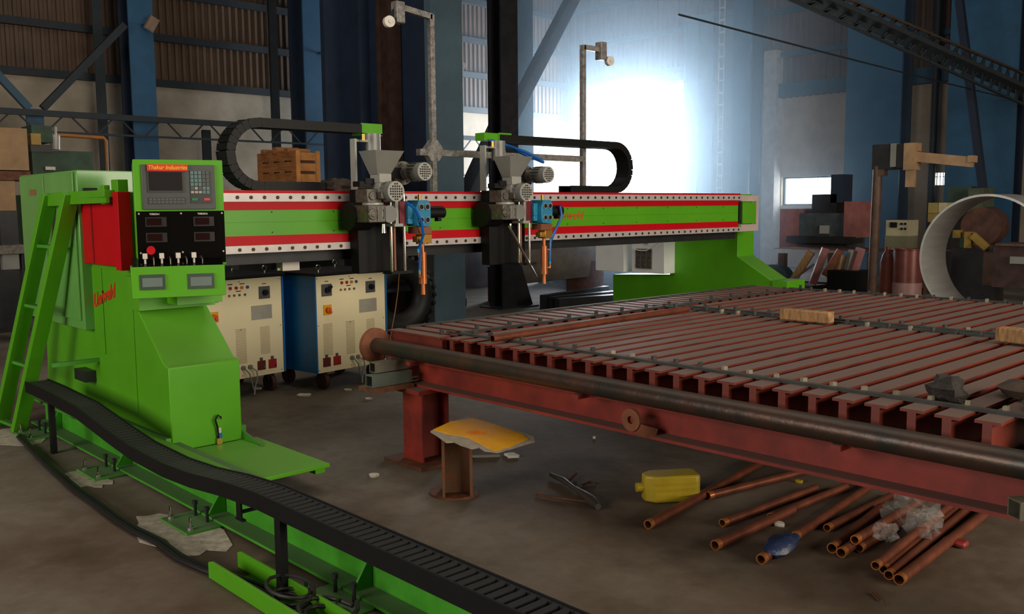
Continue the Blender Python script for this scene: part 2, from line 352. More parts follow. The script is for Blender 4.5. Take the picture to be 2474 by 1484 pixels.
# bay opening frame in the end wall and its sliding gate leaves
fr = MB().box(XW-.05, XW+.2, 14.45, 14.5, 1.0, 4.75).box(XW-.05, XW+.2, 18.15, 18.2, 1.0, 4.75).box(XW-.05, XW+.2, 14.5, 18.15, .98, 1.05).box(XW-.05, XW+.2, 14.5, 18.15, 4.7, 4.75)
w5 = thing('window_5', (XW, 16.3, 1.1), kind='structure'); put('window_frame', fr, GIRTB, w5)
GATE = mat('gate_blue', (0.07, 0.15, 0.25), 0.5, var=0.12, scale=1.5)
g = thing('sliding_gate', (19.6, 13.4, 0), 'tall blue ribbed sheet gate leaf right of the glaring bay opening', 'gate')
put('sheet', MB().box(19.60, 19.64, 12.25, 14.42, .05, 6.2), GATE, g)
for y in (12.35, 12.95, 13.55, 14.0, 14.38): put('stiffener', MB().box(19.54, 19.60, y-.03, y+.03, .05, 6.2), GATE, g)
for z in (.1, 1.6, 4.6, 6.1): put('rail', MB().box(19.55, 19.595, 12.25, 14.42, z-.05, z+.05), GATE, g)
# pilaster and columns
P = lambda n, mb, m, label, cat='column', **k: put(n, mb, m, None, label, cat, **k)
put('trim_1', MB().box(19.7, 20.0, 11.86, 12.2, 0, 5.1), PILAST, kind='structure')
def hcol(name, x0, x1, y0, y1, z1, tf, label, m=BLUEC, md=BLUED, face='y', group=None):  # m colours the front flange, md is its shaded copy behind
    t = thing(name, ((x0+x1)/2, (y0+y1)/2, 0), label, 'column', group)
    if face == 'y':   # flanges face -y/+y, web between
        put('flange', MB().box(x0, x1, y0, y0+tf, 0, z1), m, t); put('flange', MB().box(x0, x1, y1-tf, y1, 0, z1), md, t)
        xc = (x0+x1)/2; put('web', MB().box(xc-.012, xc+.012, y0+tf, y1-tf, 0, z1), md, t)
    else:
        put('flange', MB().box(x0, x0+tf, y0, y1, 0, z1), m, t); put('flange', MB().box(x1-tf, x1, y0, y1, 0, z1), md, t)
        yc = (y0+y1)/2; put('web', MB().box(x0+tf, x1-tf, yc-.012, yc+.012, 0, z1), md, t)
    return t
# end wall columns (flange faces -x, in blue)
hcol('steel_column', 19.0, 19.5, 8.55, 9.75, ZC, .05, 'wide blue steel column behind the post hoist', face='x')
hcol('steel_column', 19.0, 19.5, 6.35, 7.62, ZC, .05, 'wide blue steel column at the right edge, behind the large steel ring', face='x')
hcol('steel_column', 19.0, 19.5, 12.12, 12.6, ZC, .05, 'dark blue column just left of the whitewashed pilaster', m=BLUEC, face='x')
t = thing('cable_ladder', (18.9, 12.85, 0), 'narrow vertical cable ladder on the blue gate right of the glare', 'cable ladder')
for y in (12.78, 12.92): put('side_rail', MB().box(18.9, 18.93, y-.012, y+.012, 0, 7.5), GREYL, t)
mb = MB()
for k in range(26): mb.box(18.9, 18.93, 12.79, 12.91, .2+k*.28, .24+k*.28)
put('rung', mb, GREYL, t, kind='stuff')
# pipes on the end wall strip
for y, r_, z1, lb in ((8.12, .07, ZC, 'left dark vertical pipe on the wall strip between the blue columns'), (7.70, .10, ZC, 'thick dark vertical pipe near the right blue column, past the small window')):
    P('wall_pipe', MB().cyl((19.6, y, 0), (19.6, y, z1), r_), GIRT, lb, 'pipe')
# diagonal pole right
P('brace_pole', MB().bar(ax_(17, 2318, 0), ax_(17, 2395, 620), .12, .12), BLUED, 'long dark pole leaning steeply in front of the right blue column', 'brace')
# back wall columns / stanchions
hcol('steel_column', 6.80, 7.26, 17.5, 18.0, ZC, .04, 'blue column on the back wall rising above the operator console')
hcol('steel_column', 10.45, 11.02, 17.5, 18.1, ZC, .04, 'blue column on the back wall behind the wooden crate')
for x, lb in ((6.5, 'dark wall stanchion left of the blue column above the console'), (10.15, 'dark wall stanchion left of the blue column behind the crate'), (8.55, 'slim dark wall post rising behind the curled cable chain')):
    t = thing('wall_stanchion', (x, 18.3, 0), lb, 'column')
    put('flange', MB().box(x-.09, x+.09, 18.2, 18.22, 0, ZC if x != 8.55 else 3.1), GIRT, t); put('web', MB().box(x-.012, x+.012, 18.22, 18.42, 0, ZC if x != 8.55 else 3.1), GIRT, t)
# X bracing at left, with gusset
q = 17.3
t = thing('wall_bracing', tuple(ay(q, 85, 262)), 'two crossed blue brace bars meeting at a gusset plate, upper left', 'bracing')
put('brace', MB().bar(ay(q, 70, 262), ay(q, -90, 90), .12, .12), GIRTB, t); put('brace', MB().bar(ay(q, 103, 262), ay(q, 300, 60), .12, .12), GIRT, t)
a_, c_ = ay(q, 62, 262), ay(q, 106, 302); put('gusset_plate', MB().box(a_.x, c_.x, q-.03, q+.03, c_.z-.1, a_.z), GIRTB, t)
# lattice joist along the back wall
t = thing('lattice_joist', (9, 17.0, 2.9), 'long dark lattice joist crossing in front of the back wall', 'joist')
put('top_chord', MB().box(-2, 17.2, 16.95, 17.05, 3.08, 3.18), GIRT, t); put('bottom_chord', MB().box(-2, 17.2, 16.97, 17.03, 2.80, 2.835), GIRT, t)
dm = MB().bar((0, 17, 2.83), (.25, 17, 3.08), .025, .025).mesh('diagonal', GIRT); dm2 = MB().bar((0, 17, 3.08), (.25, 17, 2.83), .025, .025).mesh('diagonal', GIRT)
for k in range(36):
    x = 2.2+k*.42
    o = bpy.data.objects.new('diagonal', dm if k % 2 else dm2); COL.objects.link(o); o.parent = t; o.location = Vector((x, 0, 0))-ORG[t]
# big near crane column
t = thing('crane_column', (7.6, 9.4, 0), 'huge dark blue built-up crane column right of the wooden crate', 'column')
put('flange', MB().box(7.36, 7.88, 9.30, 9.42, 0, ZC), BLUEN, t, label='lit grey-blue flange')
put('web', MB().box(7.62, 7.66, 9.42, 11.75, 0, ZC), BLUED, t)  # web shade painted as a darker blue than the front flange
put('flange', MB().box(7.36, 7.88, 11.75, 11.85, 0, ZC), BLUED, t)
put('stiffener', MB().box(7.45, 7.62, 11.0, 11.03, 0, ZC), BLUED, t)
put('cleat_plate', MB().box(7.4, 7.62, 9.45, 9.95, 1.98, 2.02), BLUED, t)
P('cable_riser', MB().box(7.50, 7.60, 10.24, 10.62, 0.05, ZC).box(7.44, 7.52, 10.26, 10.32, 0, ZC).box(7.44, 7.52, 10.53, 10.58, 0, ZC), mat('rusty_riser', (0.06, 0.028, 0.018), .6, .2, var=.3), 'rusty brown vertical cable riser inside the crane column', 'riser')
# black post with gussets + braces
t = thing('black_post', (9.27, 9.9, 0), 'dark steel post with a flared gusset foot right of the brown drum', 'post')
put('shaft', MB().box(9.10, 9.44, 9.9, 9.93, .02, ZC).box(9.10, 9.44, 10.15, 10.18, .02, ZC).box(9.255, 9.285, 9.93, 10.15, .02, ZC), mat('post_black', (0.03, 0.028, 0.035), .5, .2, var=.25, scale=6), t)
put('gusset', MB().prism([(9.44, .02), (9.72, .02), (9.44, .75)], 1, 0, 2, 9.9, 9.92), mat('post_black', (0, 0, 0)), t)
put('base_plate', MB().box(9.0, 9.75, 9.8, 10.3, 0, .02), GIRT, t)
P('brace', MB().bar(ay(12, 1128, 474), ay(12, 1215, 283), .33, .2), mat('brace_grey', (0.06, 0.062, 0.07), .5, .2), 'thick diagonal brace leaning behind the machine beam, left of the dark post', 'brace')
P('brace', MB().bar(ay(11.9, 1225, 300), ay(11.9, 1405, -45), .20, .2), mat('brace_grey', (0, 0, 0)), 'long diagonal brace rising right of the dark post to the roof', 'brace')
hcol('steel_column', 12.4, 13.0, 13.2, 13.6, ZC, .04, 'dark blue column right of the diagonal brace, left of the glare', m=mat('mid_blue', (0.06, 0.12, 0.19), .5))
P('lamp_pole', MB().cyl((ay(16, 1283, 500).x, 16, 0), ay(16, 1283, 150), .04), GIRT, 'thin upright pole between the dark post and the glare', 'pole')
# overhead lattice gantry (upper right) and thin conduit
t = thing('overhead_girder', tuple(ay(5.6, 2200, 60)), 'long dark lattice girder crossing overhead at the upper right', 'girder')
def L2(p0, p1, k): return p0+(p1-p0)*k
A0, A1 = ay(5.6, 1960, -40), ay(5.6, 2560, 215); B0, B1 = ay(5.6, 1860, -25), ay(5.6, 2560, 292)
k0 = -(A0.x+3.5)/(A1.x-A0.x); k1 = (19.4-A0.x)/(A1.x-A0.x)
A0, A1, B0, B1 = L2(A0, A1, k0), L2(A0, A1, k1), L2(B0, B1, k0), L2(B0, B1, k1); NK = int(26*(k1-k0))
put('top_chord', MB().bar(A0, A1, .05, .03), mat('girder_rust', (.06, .035, .022), .7), t); put('bottom_chord', MB().bar(B0, B1, .05, .03), GIRT, t)
for k in range(NK):
    p = L2(A0, A1, k/NK); q1 = L2(B0, B1, (k+.5)/NK); q2 = L2(A0, A1, (k+1)/NK)
    put('diagonal', MB().bar(p, q1, .02, .035), GIRT, t); put('diagonal', MB().bar(q1, q2, .02, .035), GIRT, t)
put('walkway', MB().bar(L2(A0, B0, .55), L2(A1, B1, .55), .3, .06), GIRT, t)
P('conduit', MB().tube([ay(6.4, 1640, 35), ay(6.4, 1900, 103), ay(6.4, 2200, 180), ay(6.4, 2560, 268)], .012, 8), GIRT, 'thin overhead conduit below the lattice girder', 'conduit')
# flood lamps on the columns
for (px, py, yy, lb) in ((366, 57, 17.2, 'small floodlight on the column above the console'), (791, 125, 17.2, 'small floodlight on the column above the crate'), (1113, 162, 17.2, 'small floodlight right of the crane column')):
    p = ay(yy, px, py); t = thing('floodlight', tuple(p), lb, 'lamp'); M = Matrix.Translation(p) @ Matrix.Rotation(R(25), 4, 'Y') @ Matrix.Rotation(R(20), 4, 'X')
    put('lamp_housing', MB(M).box(-.09, .09, -.04, .06, -.13, .13), mat('lamp_housing', (0.34, 0.22, 0.17), .5), t); put('lens', MB(M).box(-.075, .075, -.05, -.041, -.11, .11), mat('lamp_lens', (0.42, 0.30, 0.24), .2), t)
    put('bracket', MB().bar(p+Vector((0, .07, 0)), p+Vector((-.05 if px < 1000 else 0, .36 if px < 1000 else 1.5, 0)), .04, .04), GIRT, t)
# ================================================================ CUTTING MACHINE
mc = thing('cutting_machine', (2.25, 5.6, 0), 'lime green gantry cutting machine with a long red and green beam', 'machine')
# carriage body (near end)
X0, X1 = 2.05, 2.45
prof = [(4.96, .15), (4.96, .625), (5.03, .64), (5.36, .92), (5.40, 1.0), (5.40, 1.60), (6.85, 1.60), (7.05, .90), (7.12, .15)]
body = put('carriage', MB().prism(prof, 0, 1, 2, X0, X1+.02), GREEN, mc, bevel=.006)
put('carriage_base', MB().box(2.02, 2.50, 4.97, 7.3, .19, .23).box(2.06, 2.46, 5.0, 7.2, .12, .15), GREENS, mc)
put('end_plate', MB().box(2.08, 2.557, 4.15, 4.955, .13, .15).box(2.48, 2.54, 4.17, 4.4, .10, .13), GREEN, mc, bevel=.002)
put('upstand', MB().prism([(4.965, .15), (4.965, .20), (4.72, .152)], 0, 1, 2, 2.47, 2.485), GREENS, mc)
put('seam_panel', MB().box(2.044, 2.05, 5.42, 5.86, .30, 1.14), GREEN, mc, bevel=.002)
put('seam_panel', MB().box(2.044, 2.05, 5.90, 6.36, .60, 1.14), GREEN, mc, bevel=.002)
put('ladder_strut', MB().box(1.77, 2.05, 6.02, 6.05, .535, .56), GREENS, mc)
put('cable_anchor', MB().box(1.98, 2.05, 6.1, 6.3, .40, .47), DSTEEL, mc)
# red hood on the side
rh = put('red_cover', MB().box(2.005, 2.048, 5.46, 6.40, 1.165, 1.55), RED, mc, bevel=.006)
put('edge_plate', MB().box(1.975, 2.048, 5.37, 5.45, 1.15, 1.60), RED, rh, bevel=.003)
put('crease', MB().box(2.002, 2.006, 5.88, 5.90, 1.17, 1.545), MAROON, rh)
# upper electrical cabinet overhanging at the back
SHEEN = mat('glossy_green_door', (0.16, 0.42, 0.09), 0.13, var=0.08, scale=3)
cab = put('electrical_cabinet', MB().box(1.985, 2.40, 6.06, 7.22, .74, 1.745), SHEEN, mc, bevel=.006)
put('door', MB().box(1.972, 1.984, 6.10, 6.66, .80, 1.735), SHEEN, cab, bevel=.003); put('door', MB().box(1.972, 1.984, 6.68, 7.20, .80, 1.735), SHEEN, cab, bevel=.003)
put('handle', MB().box(2.02, 2.10, 6.04, 6.055, 1.62, 1.635), BLACK, cab)
put('reflection_mark', MB().box(1.969, 1.9715, 6.84, 6.97, 1.60, 1.64), mat('faint_red_reflection', (0.35, 0.16, 0.08), .5), cab)  # faint red reflection painted onto the glossy door
pf = put('platform_rail', MB().box(1.93, 1.99, 5.45, 6.40, 1.57, 1.61), GREEN, mc, bevel=.003)
put('platform_post', MB().box(1.955, 1.99, 5.52, 5.58, 1.53, 1.64), GREEN, pf, bevel=.003); put('platform_post', MB().box(1.99, 2.05, 5.40, 5.50, 1.55, 1.67), GREEN, pf, bevel=.003)
text('lettering', 'Uniweld', .115, (2.0415, 5.87, .965), (0, -1, .25), (0, .12, 1), mat('red_letters', (0.75, 0.05, 0.01), .5), mc, shear=.3, bold=.003)
# hook and tag on block
hk = put('hook', MB().tube([(2.315, 4.945, .19), (2.31, 4.94, .25), (2.295, 4.935, .30), (2.31, 4.93, .325), (2.328, 4.93, .31), (2.325, 4.93, .30)], .006, 8), BLACK, mc)
put('tag', MB().box(2.31, 2.335, 4.948, 4.953, .20, .245), WHITE, hk); put('blue_label', MB().box(2.318, 2.338, 4.944, 4.948, .185, .215), PSBLUE, hk, label='small blue tag'); put('brass_foot', MB().box(2.305, 2.335, 4.94, 4.955, .152, .185), BRASS, hk)
# ---- operator console
con = put('operator_console', MB().prism([(4.975, 1.185), (4.975, 1.768), (5.25, 1.745), (5.30, 1.25), (5.20, 1.13)], 0, 1, 2, 1.925, 2.42), GREEN, mc, bevel=.004, label='green operator console with screen, keypad and black switch panel')
put('neck', MB().box(2.16, 2.43, 5.06, 5.36, .96, 1.03).box(2.0, 2.45, 5.2, 5.38, .93, 1.12), GREEN, mc)
put('lower_box', MB().prism([(4.87, 1.022), (4.87, 1.192), (4.98, 1.192), (5.10, 1.19), (5.10, 1.10), (5.0, 1.022)], 0, 1, 2, 1.885, 2.398), GREEN, con, bevel=.003)
put('switch_shelf', MB().prism([(4.872, 1.192), (4.99, 1.235), (4.99, 1.192)], 0, 1, 2, 1.895, 2.39), BLACKG, con)
put('controller_panel', MB().box(1.968, 2.372, 4.962, 4.977, 1.497, 1.74), CNCG, con, bevel=.003)
put('black_panel', MB().box(1.93, 2.418, 4.968, 4.976, 1.20, 1.488), BLACKG, con)
put('screen_bezel', MB().box(1.998, 2.196, 4.956, 4.962, 1.59, 1.712), mat('bezel_grey', (.05, .05, .05), .4), con); put('screen', MB().box(2.008, 2.188, 4.953, 4.956, 1.60, 1.70), SCREEN, con)
put('sign', MB().box(2.0, 2.222, 4.948, 4.956, 1.706, 1.741), mat('sign_red', (0.85, 0.03, 0.004), .5), con, label='red name plate with yellow script')
text('sign_text', 'Thakur Industries', .030, (2.111, 4.947, 1.7235), (1, 0, 0), (0, 0, 1), mat('sign_yellow', (0.95, 0.62, 0.02), .5), con, shear=.25, bold=.0004)
put('softkey_strip', MB().box(2.0, 2.20, 4.957, 4.962, 1.528, 1.563), mat('bezel_grey', (0, 0, 0)), con)
km = MB().box(-.009, .009, -.002, 0, -.005, .005).mesh('key', mat('key_dark', (.10, .11, .10), .5))
for k in range(9): inst('key', km, (2.012+k*.022, 4.957, 1.552), con); inst('key', km, (2.012+k*.022, 4.957, 1.537), con)
TEAL = mat('key_teal', (.12, .24, .23), .5); DK = mat('key_dark', (0, 0, 0)); LTK = mat('key_pale', (.45, .40, .36), .5)
put('keypad', MB().box(2.232, 2.345, 4.957, 4.962, 1.53, 1.708), mat('keypad_grey', (.045, .05, .048), .5), con)
for m_, nm in ((TEAL, 'kt'), (DK, 'kd'), (LTK, 'kl')): pass
kt = MB().box(-.0085, .0085, -.003, 0, -.0085, .0085).mesh('key', TEAL); kd = MB().box(-.0085, .0085, -.003, 0, -.0085, .0085).mesh('key', DK); kl = MB().box(-.0085, .0085, -.003, 0, -.0065, .0065).mesh('key', LTK)
for r_ in range(8):
    for c in range(5):
        x = 2.244+c*.0218; z = 1.697-r_*.0212
        if r_ < 4: me = kt if c < 3 or r_ > 8 else kd
        elif r_ < 6: me = (kl if (r_, c) in ((4, 1), (5, 0), (5, 1), (5, 2)) else kd) if c < 3 else kt
        else: continue
        inst('key', me, (x, 4.957, z), con)
put('start_key', MB().box(2.238, 2.272, 4.953, 4.957, 1.545, 1.558), mat('key_green', (.02, .22, .08), .5), con, label='green start key'); put('stop_key', MB().box(2.306, 2.34, 4.953, 4.957, 1.545, 1.558), mat('key_red', (.7, .05, .06), .5), con, label='red stop key')
sm = MB().cyl((0, -.003, 0), (0, 0, 0), .0055, 10).mesh('screw', GREYL)
for x in (1.945, 2.175, 2.405):
    for z in (1.475, 1.262): inst('screw', sm, (x, 4.968, z), con)
METER = mat('meter_dark', (.02, .006, .006), .12); MFR = mat('meter_frame', (.03, .028, .025), .25)
for i, x in enumerate((2.035, 2.30)):
    for z in (1.43, 1.345):
        mt = put('meter', MB().box(x-.058, x+.058, 4.962, 4.968, z-.026, z+.026), MFR, con); put('meter_window', MB().box(x-.05, x+.03, 4.960, 4.962, z-.018, z+.02), METER, con)
    text('label_text', 'TORCH-%d' % (i+1), .013, (x-.005, 4.967, 1.472), (1, 0, 0), (0, 0, 1), WHITE, con, bold=.0005)
put('emergency_button', MB().cyl((1.999, 4.968, 1.272), (1.999, 4.945, 1.272), .013, 16).cyl((1.999, 4.945, 1.277), (1.999, 4.93, 1.277), .022, 16, .024), RED, con, label='red mushroom emergency button')
for i, x in enumerate((1.965, 2.055, 2.145, 2.232)):
    kb = put('knob', MB().box(x-.013, x+.013, 4.90, 4.925, 1.232, 1.262).cyl((x, 4.915, 1.20), (x, 4.915, 1.232), .006, 10), WHITE, con, bevel=.002)
    put('toggle_switch', MB().cyl((x+.045, 4.90, 1.20), (x+.045, 4.90, 1.225), .004, 8).cyl((x+.045, 4.90, 1.225), (x+.045, 4.897, 1.236), .006, 8), CHROME, con)
for x0, x1, z0, z1 in ((1.93, 2.065, 1.068, 1.15), (2.19, 2.335, 1.064, 1.147)):
    put('display_frame', MB().box(x0, x1, 4.862, 4.87, z0, z1), mat('frame_greygreen', (.045, .075, .055), .4), con); put('display', MB().box(x0+.012, x1-.014, 4.859, 4.862, z0+.016, z1-.018), LCD, con)
Pc = Vector((2.17, 4.97, 0)); Mc = Matrix.Translation(Pc) @ Matrix.Rotation(R(-20), 4, 'Z') @ Matrix.Translation((-.008, 0, 0)) @ Matrix.Diagonal((.938, 1, 1, 1)) @ Matrix.Translation(-Pc)
con.matrix_basis = Matrix.Translation(-ORG[mc]) @ Mc @ Matrix.Translation(ORG[mc])
# ---- beam
YF = 5.40
beam = put('beam', MB().box(2.47, 8.55, YF, 5.78, 1.225, 1.605), GREEN, mc, label='green gantry beam with a red stripe above and below')
put('groove_strip', MB().box(2.5, 8.28, YF-.006, YF, 1.413, 1.489).box(2.5, 8.28, YF-.006, YF, 1.326, 1.409), GREEN, beam)
put('red_stripe', MB().box(2.5, 8.28, YF-.010, YF, 1.489, 1.54), RED, beam); put('red_stripe', MB().box(2.5, 8.28, YF-.010, YF, 1.267, 1.326), RED, beam)
put('top_edge', MB().box(2.47, 8.30, YF-.02, YF+.06, 1.594, 1.612), RED, beam)
gr1 = put('guide_rail', MB().box(2.5, 8.40, YF-.03, YF-.0101, 1.541, 1.594), SILVER, mc); gr2 = put('guide_rail', MB().box(2.5, 8.40, YF-.03, YF-.0101, 1.218, 1.266), SILVER, mc)
bm_ = MB().cyl((0, -.0045, 0), (0, 0, 0), .0115, 12).mesh('bolt', BOLT)
for k in range(62):
    x = 2.705+k*.0925
    if x < 8.36: inst('bolt', bm_, (x, YF-.03, 1.568), gr1); inst('bolt', bm_, (x+.002, YF-.03, 1.241), gr2)
s2 = MB().cyl((0, -.003, 0), (0, 0, 0), .005, 8).mesh('screw', BOLT)
for k in range(12):
    for z in (1.475, 1.345): inst('screw', s2, (2.95+k*.46, YF-.006, z), beam)
ef = put('end_frame', MB().box(8.30, 8.62, YF-.035, YF-.005, 1.53, 1.592).box(8.30, 8.62, YF-.035, YF-.005, 1.222, 1.292).box(8.575, 8.62, YF-.035, YF-.005, 1.292, 1.53).box(8.55, 8.62, YF-.005, 5.78, 1.222, 1.592), FRAMEW, mc, label='pale bare steel end frame')
put('end_cover', MB().box(8.315, 8.56, YF-.045, YF-.02, 1.300, 1.52), GREEN, ef, bevel=.003); put('dark_slot', MB().box(8.285, 8.315, YF-.03, YF-.012, 1.30, 1.53), DSTEEL, ef)
text('lettering', 'Uniweld', .11, (5.72, YF-.0065, 1.42), (1, 0, 0), (0, 0, 1), mat('red_letters', (0, 0, 0)), beam, shear=.3)
put('underside_tray', MB().box(2.6, 8.4, 5.50, 5.76, 1.14, 1.22), DSTEEL, mc)
sw = put('limit_switch_box', MB().box(3.14, 3.27, 5.62, 5.70, 1.075, 1.165), WHITE, mc, label='pale grey switch box under the beam with a red corner'); put('red_corner', MB().box(3.225, 3.272, 5.61, 5.62, 1.135, 1.165), RED, sw)
put('gland', MB().cyl((3.10, 5.66, 1.155), (3.14, 5.66, 1.155), .01, 8).cyl((3.12, 5.66, 1.085), (3.14, 5.66, 1.085), .01, 8), WHITE, sw)
# ---- far end leg
FX0, FX1 = 8.60, 8.92
fp = [(5.60, 1.215), (5.60, .94), (5.42, .93), (5.16, .69), (4.98, .66), (4.98, .20), (7.36, .20), (7.36, .66), (6.50, .70), (6.50, 1.215)]
fl = put('far_leg', MB().prism([(5.60, 1.218), (5.60, .94), (5.16, .69), (5.16, .20), (7.36, .20), (7.36, .66), (6.50, .70), (6.50, 1.218)], 0, 1, 2, FX0, FX1), GREEN, mc, bevel=.006, label='green far end carriage leg')
put('foot_bracket', MB().box(8.58, 8.93, 4.98, 5.16, .60, .705), GREEN, mc, bevel=.003)
put('end_rail', MB().ibar((8.76, 2.0, 0), (8.76, 8.0, 0), .2, .22, .015, .02), GREENS, None, 'green floor rail under the far end of the machine, behind the table', 'rail')
# boxes on far leg
bx = put('controller_box', MB().box(8.36, 8.58, 6.99, 7.43, .72, 1.11), OFFW, mc, bevel=.004, label='plain off-white box hanging on the far leg')
bx = put('cooling_unit', MB().box(8.40, 8.60, 6.43, 6.90, .72, 1.15), OFFW, mc, bevel=.004, label='off-white louvred cooling unit on the far leg')
put('grille_frame', MB().box(8.392, 8.40, 6.60, 6.84, .77, 1.0), GREYP, bx)
gm = MB().box(8.385, 8.392, -.032, .032, .78, .99).mesh('grille_panel', GREYD)
for y in (6.64, 6.72, 6.80):
    o = bpy.data.objects.new('grille_panel', gm); COL.objects.link(o); o.parent = bx; o.location = Vector((0, y, 0))-ORG[bx]
put('badge', MB().box(8.39, 8.40, 6.66, 6.73, 1.06, 1.085), GREYP, bx)
put('cord', MB().tube([(8.38, 6.44, 1.12), (8.37, 6.55, 1.05), (8.37, 6.66, .98), (8.37, 6.78, .98), (8.38, 6.88, 1.0)], .006, 6), OFFW, mc)
# ---- energy chains on top of the beam
LINKP = .046
lm = MB().box(-.0235, .0235, -.075, -.065, -.031, .031).box(-.0235, .0235, .065, .075, -.031, .031).box(-.0225, .0225, -.065, .065, .020, .027).box(-.0225, .0225, -.065, .065, -.027, -.020).mesh('chain_link', BLACK)
def chain_path(pts, parent, pitch=LINKP, me=None, flip=0):
    # pts polyline in xz at given y
    acc = 0; i = 0; out = []
    P_ = [Vector(p) for p in pts]
    seg = [(P_[k+1]-P_[k]).length for k in range(len(P_)-1)]; tot = sum(seg); s = pitch/2
    while s < tot:
        t_ = s; k = 0
        while t_ > seg[k]: t_ -= seg[k]; k += 1
        d = (P_[k+1]-P_[k]).normalized(); out.append((P_[k]+d*t_, d)); s += pitch
    for p, d in out:
        o = inst('chain_link', me or lm, p, parent); o.rotation_euler = (0, -math.atan2(d.z, d.x), 0)
YC = 5.68
def loop(xa, xc, ztop, zbot, xend, sgn):
    zc = (ztop+zbot)/2; r = (ztop-zbot)/2; pts = [(xa, YC, ztop), (xc, YC, ztop)]
    for k in range(1, 13):
        a = PI/2+PI*k/12; pts.append((xc+sgn*r*-math.cos(a)*-1 if False else xc+sgn*abs(math.cos(a))*r, YC, zc+math.sin(a)*r))
    pts.append((xend, YC, zbot)); return pts
ec1 = put('chain_bracket', MB().box(3.80, 3.98, YC-.07, YC-.06, 2.02, 2.10).box(3.80, 3.98, YC-.07, YC+.05, 2.015, 2.03), GREEN, mc, label='small green end bracket of the first cable chain')
chain_path(loop(3.80, 3.00, 2.06, 1.645, 3.5, -1), ec1)
ec2 = put('chain_bracket', MB().box(5.13, 5.27, YC-.07, YC-.06, 2.02, 2.095).box(4.98, 5.14, YC-.06, YC+.05, 2.03, 2.09), GREEN, mc, label='small green end bracket of the second cable chain')
chain_path(loop(5.14, 6.6, 2.05, 1.645, 6.0, 1), ec2)
put('blue_hoses', MB().tube([(5.02, 5.6, 2.03), (5.10, 5.5, 1.99), (5.17, 5.35, 1.93), (5.15, 5.15, 1.86)], .012, 8).tube([(5.05, 5.6, 2.02), (5.15, 5.5, 1.97), (5.2, 5.35, 1.90), (5.18, 5.15, 1.84)], .012, 8), HOSE, mc)
# ---- taped support poles
def pole(x, ztop, arm, name, lab):
    p = put(name, MB().box(x-.022, x+.022, 5.78, 5.824, 1.20, ztop), FOIL, mc, bevel=.004, label=lab)
    put('arm', MB().bar((x, 5.802, ztop-.02), (x+arm*.85, 5.802, ztop+.015*(1 if arm < 0 else 0)-.02*(arm > 0)), .044, .044), FOIL, p)
    put('arm_head', MB().box(x+arm*.82-.04, x+arm*.82+.04, 5.76, 5.84, ztop-.11, ztop+.05), FOIL, p, bevel=.008)
    xr = x+arm*1.1; zr = ztop-.115
    put('roller_fork', MB().bar((x+arm*.9, 5.80, ztop-.02), (xr, 5.80, zr), .012, .035), BLACK, p)
    put('roller', MB().cyl((xr-.005, 5.75, zr), (xr+.005, 5.79, zr), .042, 20).cyl((xr-.005, 5.74, zr), (xr+.005, 5.80, zr), .014, 10), WHITE, p, label='white plastic roller')
    return p
p1 = pole(4.60, 2.99, -.385, 'support_pole', 'foil-taped pole with an arm and roller above the first torch')
p2 = pole(6.35, 2.95, .30, 'support_pole', 'foil-taped pole with an arm and roller by the glare')
put('cross_tube', MB().bar((4.45, 5.802, 1.925), (6.36, 5.802, 1.925), .05, .05), FOIL, mc)
put('node_gusset', MB().prism([(4.50, 1.94), (4.60, 2.05), (4.70, 1.94), (4.64, 1.86), (4.56, 1.86)], 1, 0, 2, 5.775, 5.83), FOIL, mc)
# ---- torch carriages
def motor(par, x, z, yf, r, L_, name='motor'):
    o = put(name, MB().cyl((x, yf, z), (x, yf+.05, z), r, 24).cyl((x, yf+.05, z), (x, yf+L_, z), r*.93, 24), GREYP, par)
    mb = MB().cyl((x, yf-.006, z), (x, yf, z), r*.98, 24)
    put('fan_cover', mb, GREYL, par)
    sl = MB(); rr = r*.78; step = r*.26
    for i in range(-2, 4):
        for j in range(-3, 4):
            a = (i-.5)*step*1.0; c = j*step*.95
            if a*a+c*c < rr*rr: sl.box(x+a-step*.3, x+a+step*.3, yf-.0075, yf-.006, z+c-step*.3, z+c+step*.3)
    put('fan_slots', sl, BLACK, par, kind='stuff')
    fins = MB()
    for k in range(16):
        a = 2*PI*k/16; fins.bar((x+math.cos(a)*r*.95, yf+.055, z+math.sin(a)*r*.95), (x+math.cos(a)*r*.95, yf+L_-.01, z+math.sin(a)*r*.95), .004, .012, (math.cos(a), 0, math.sin(a)))
    put('cooling_fins', fins, GREYP, par)
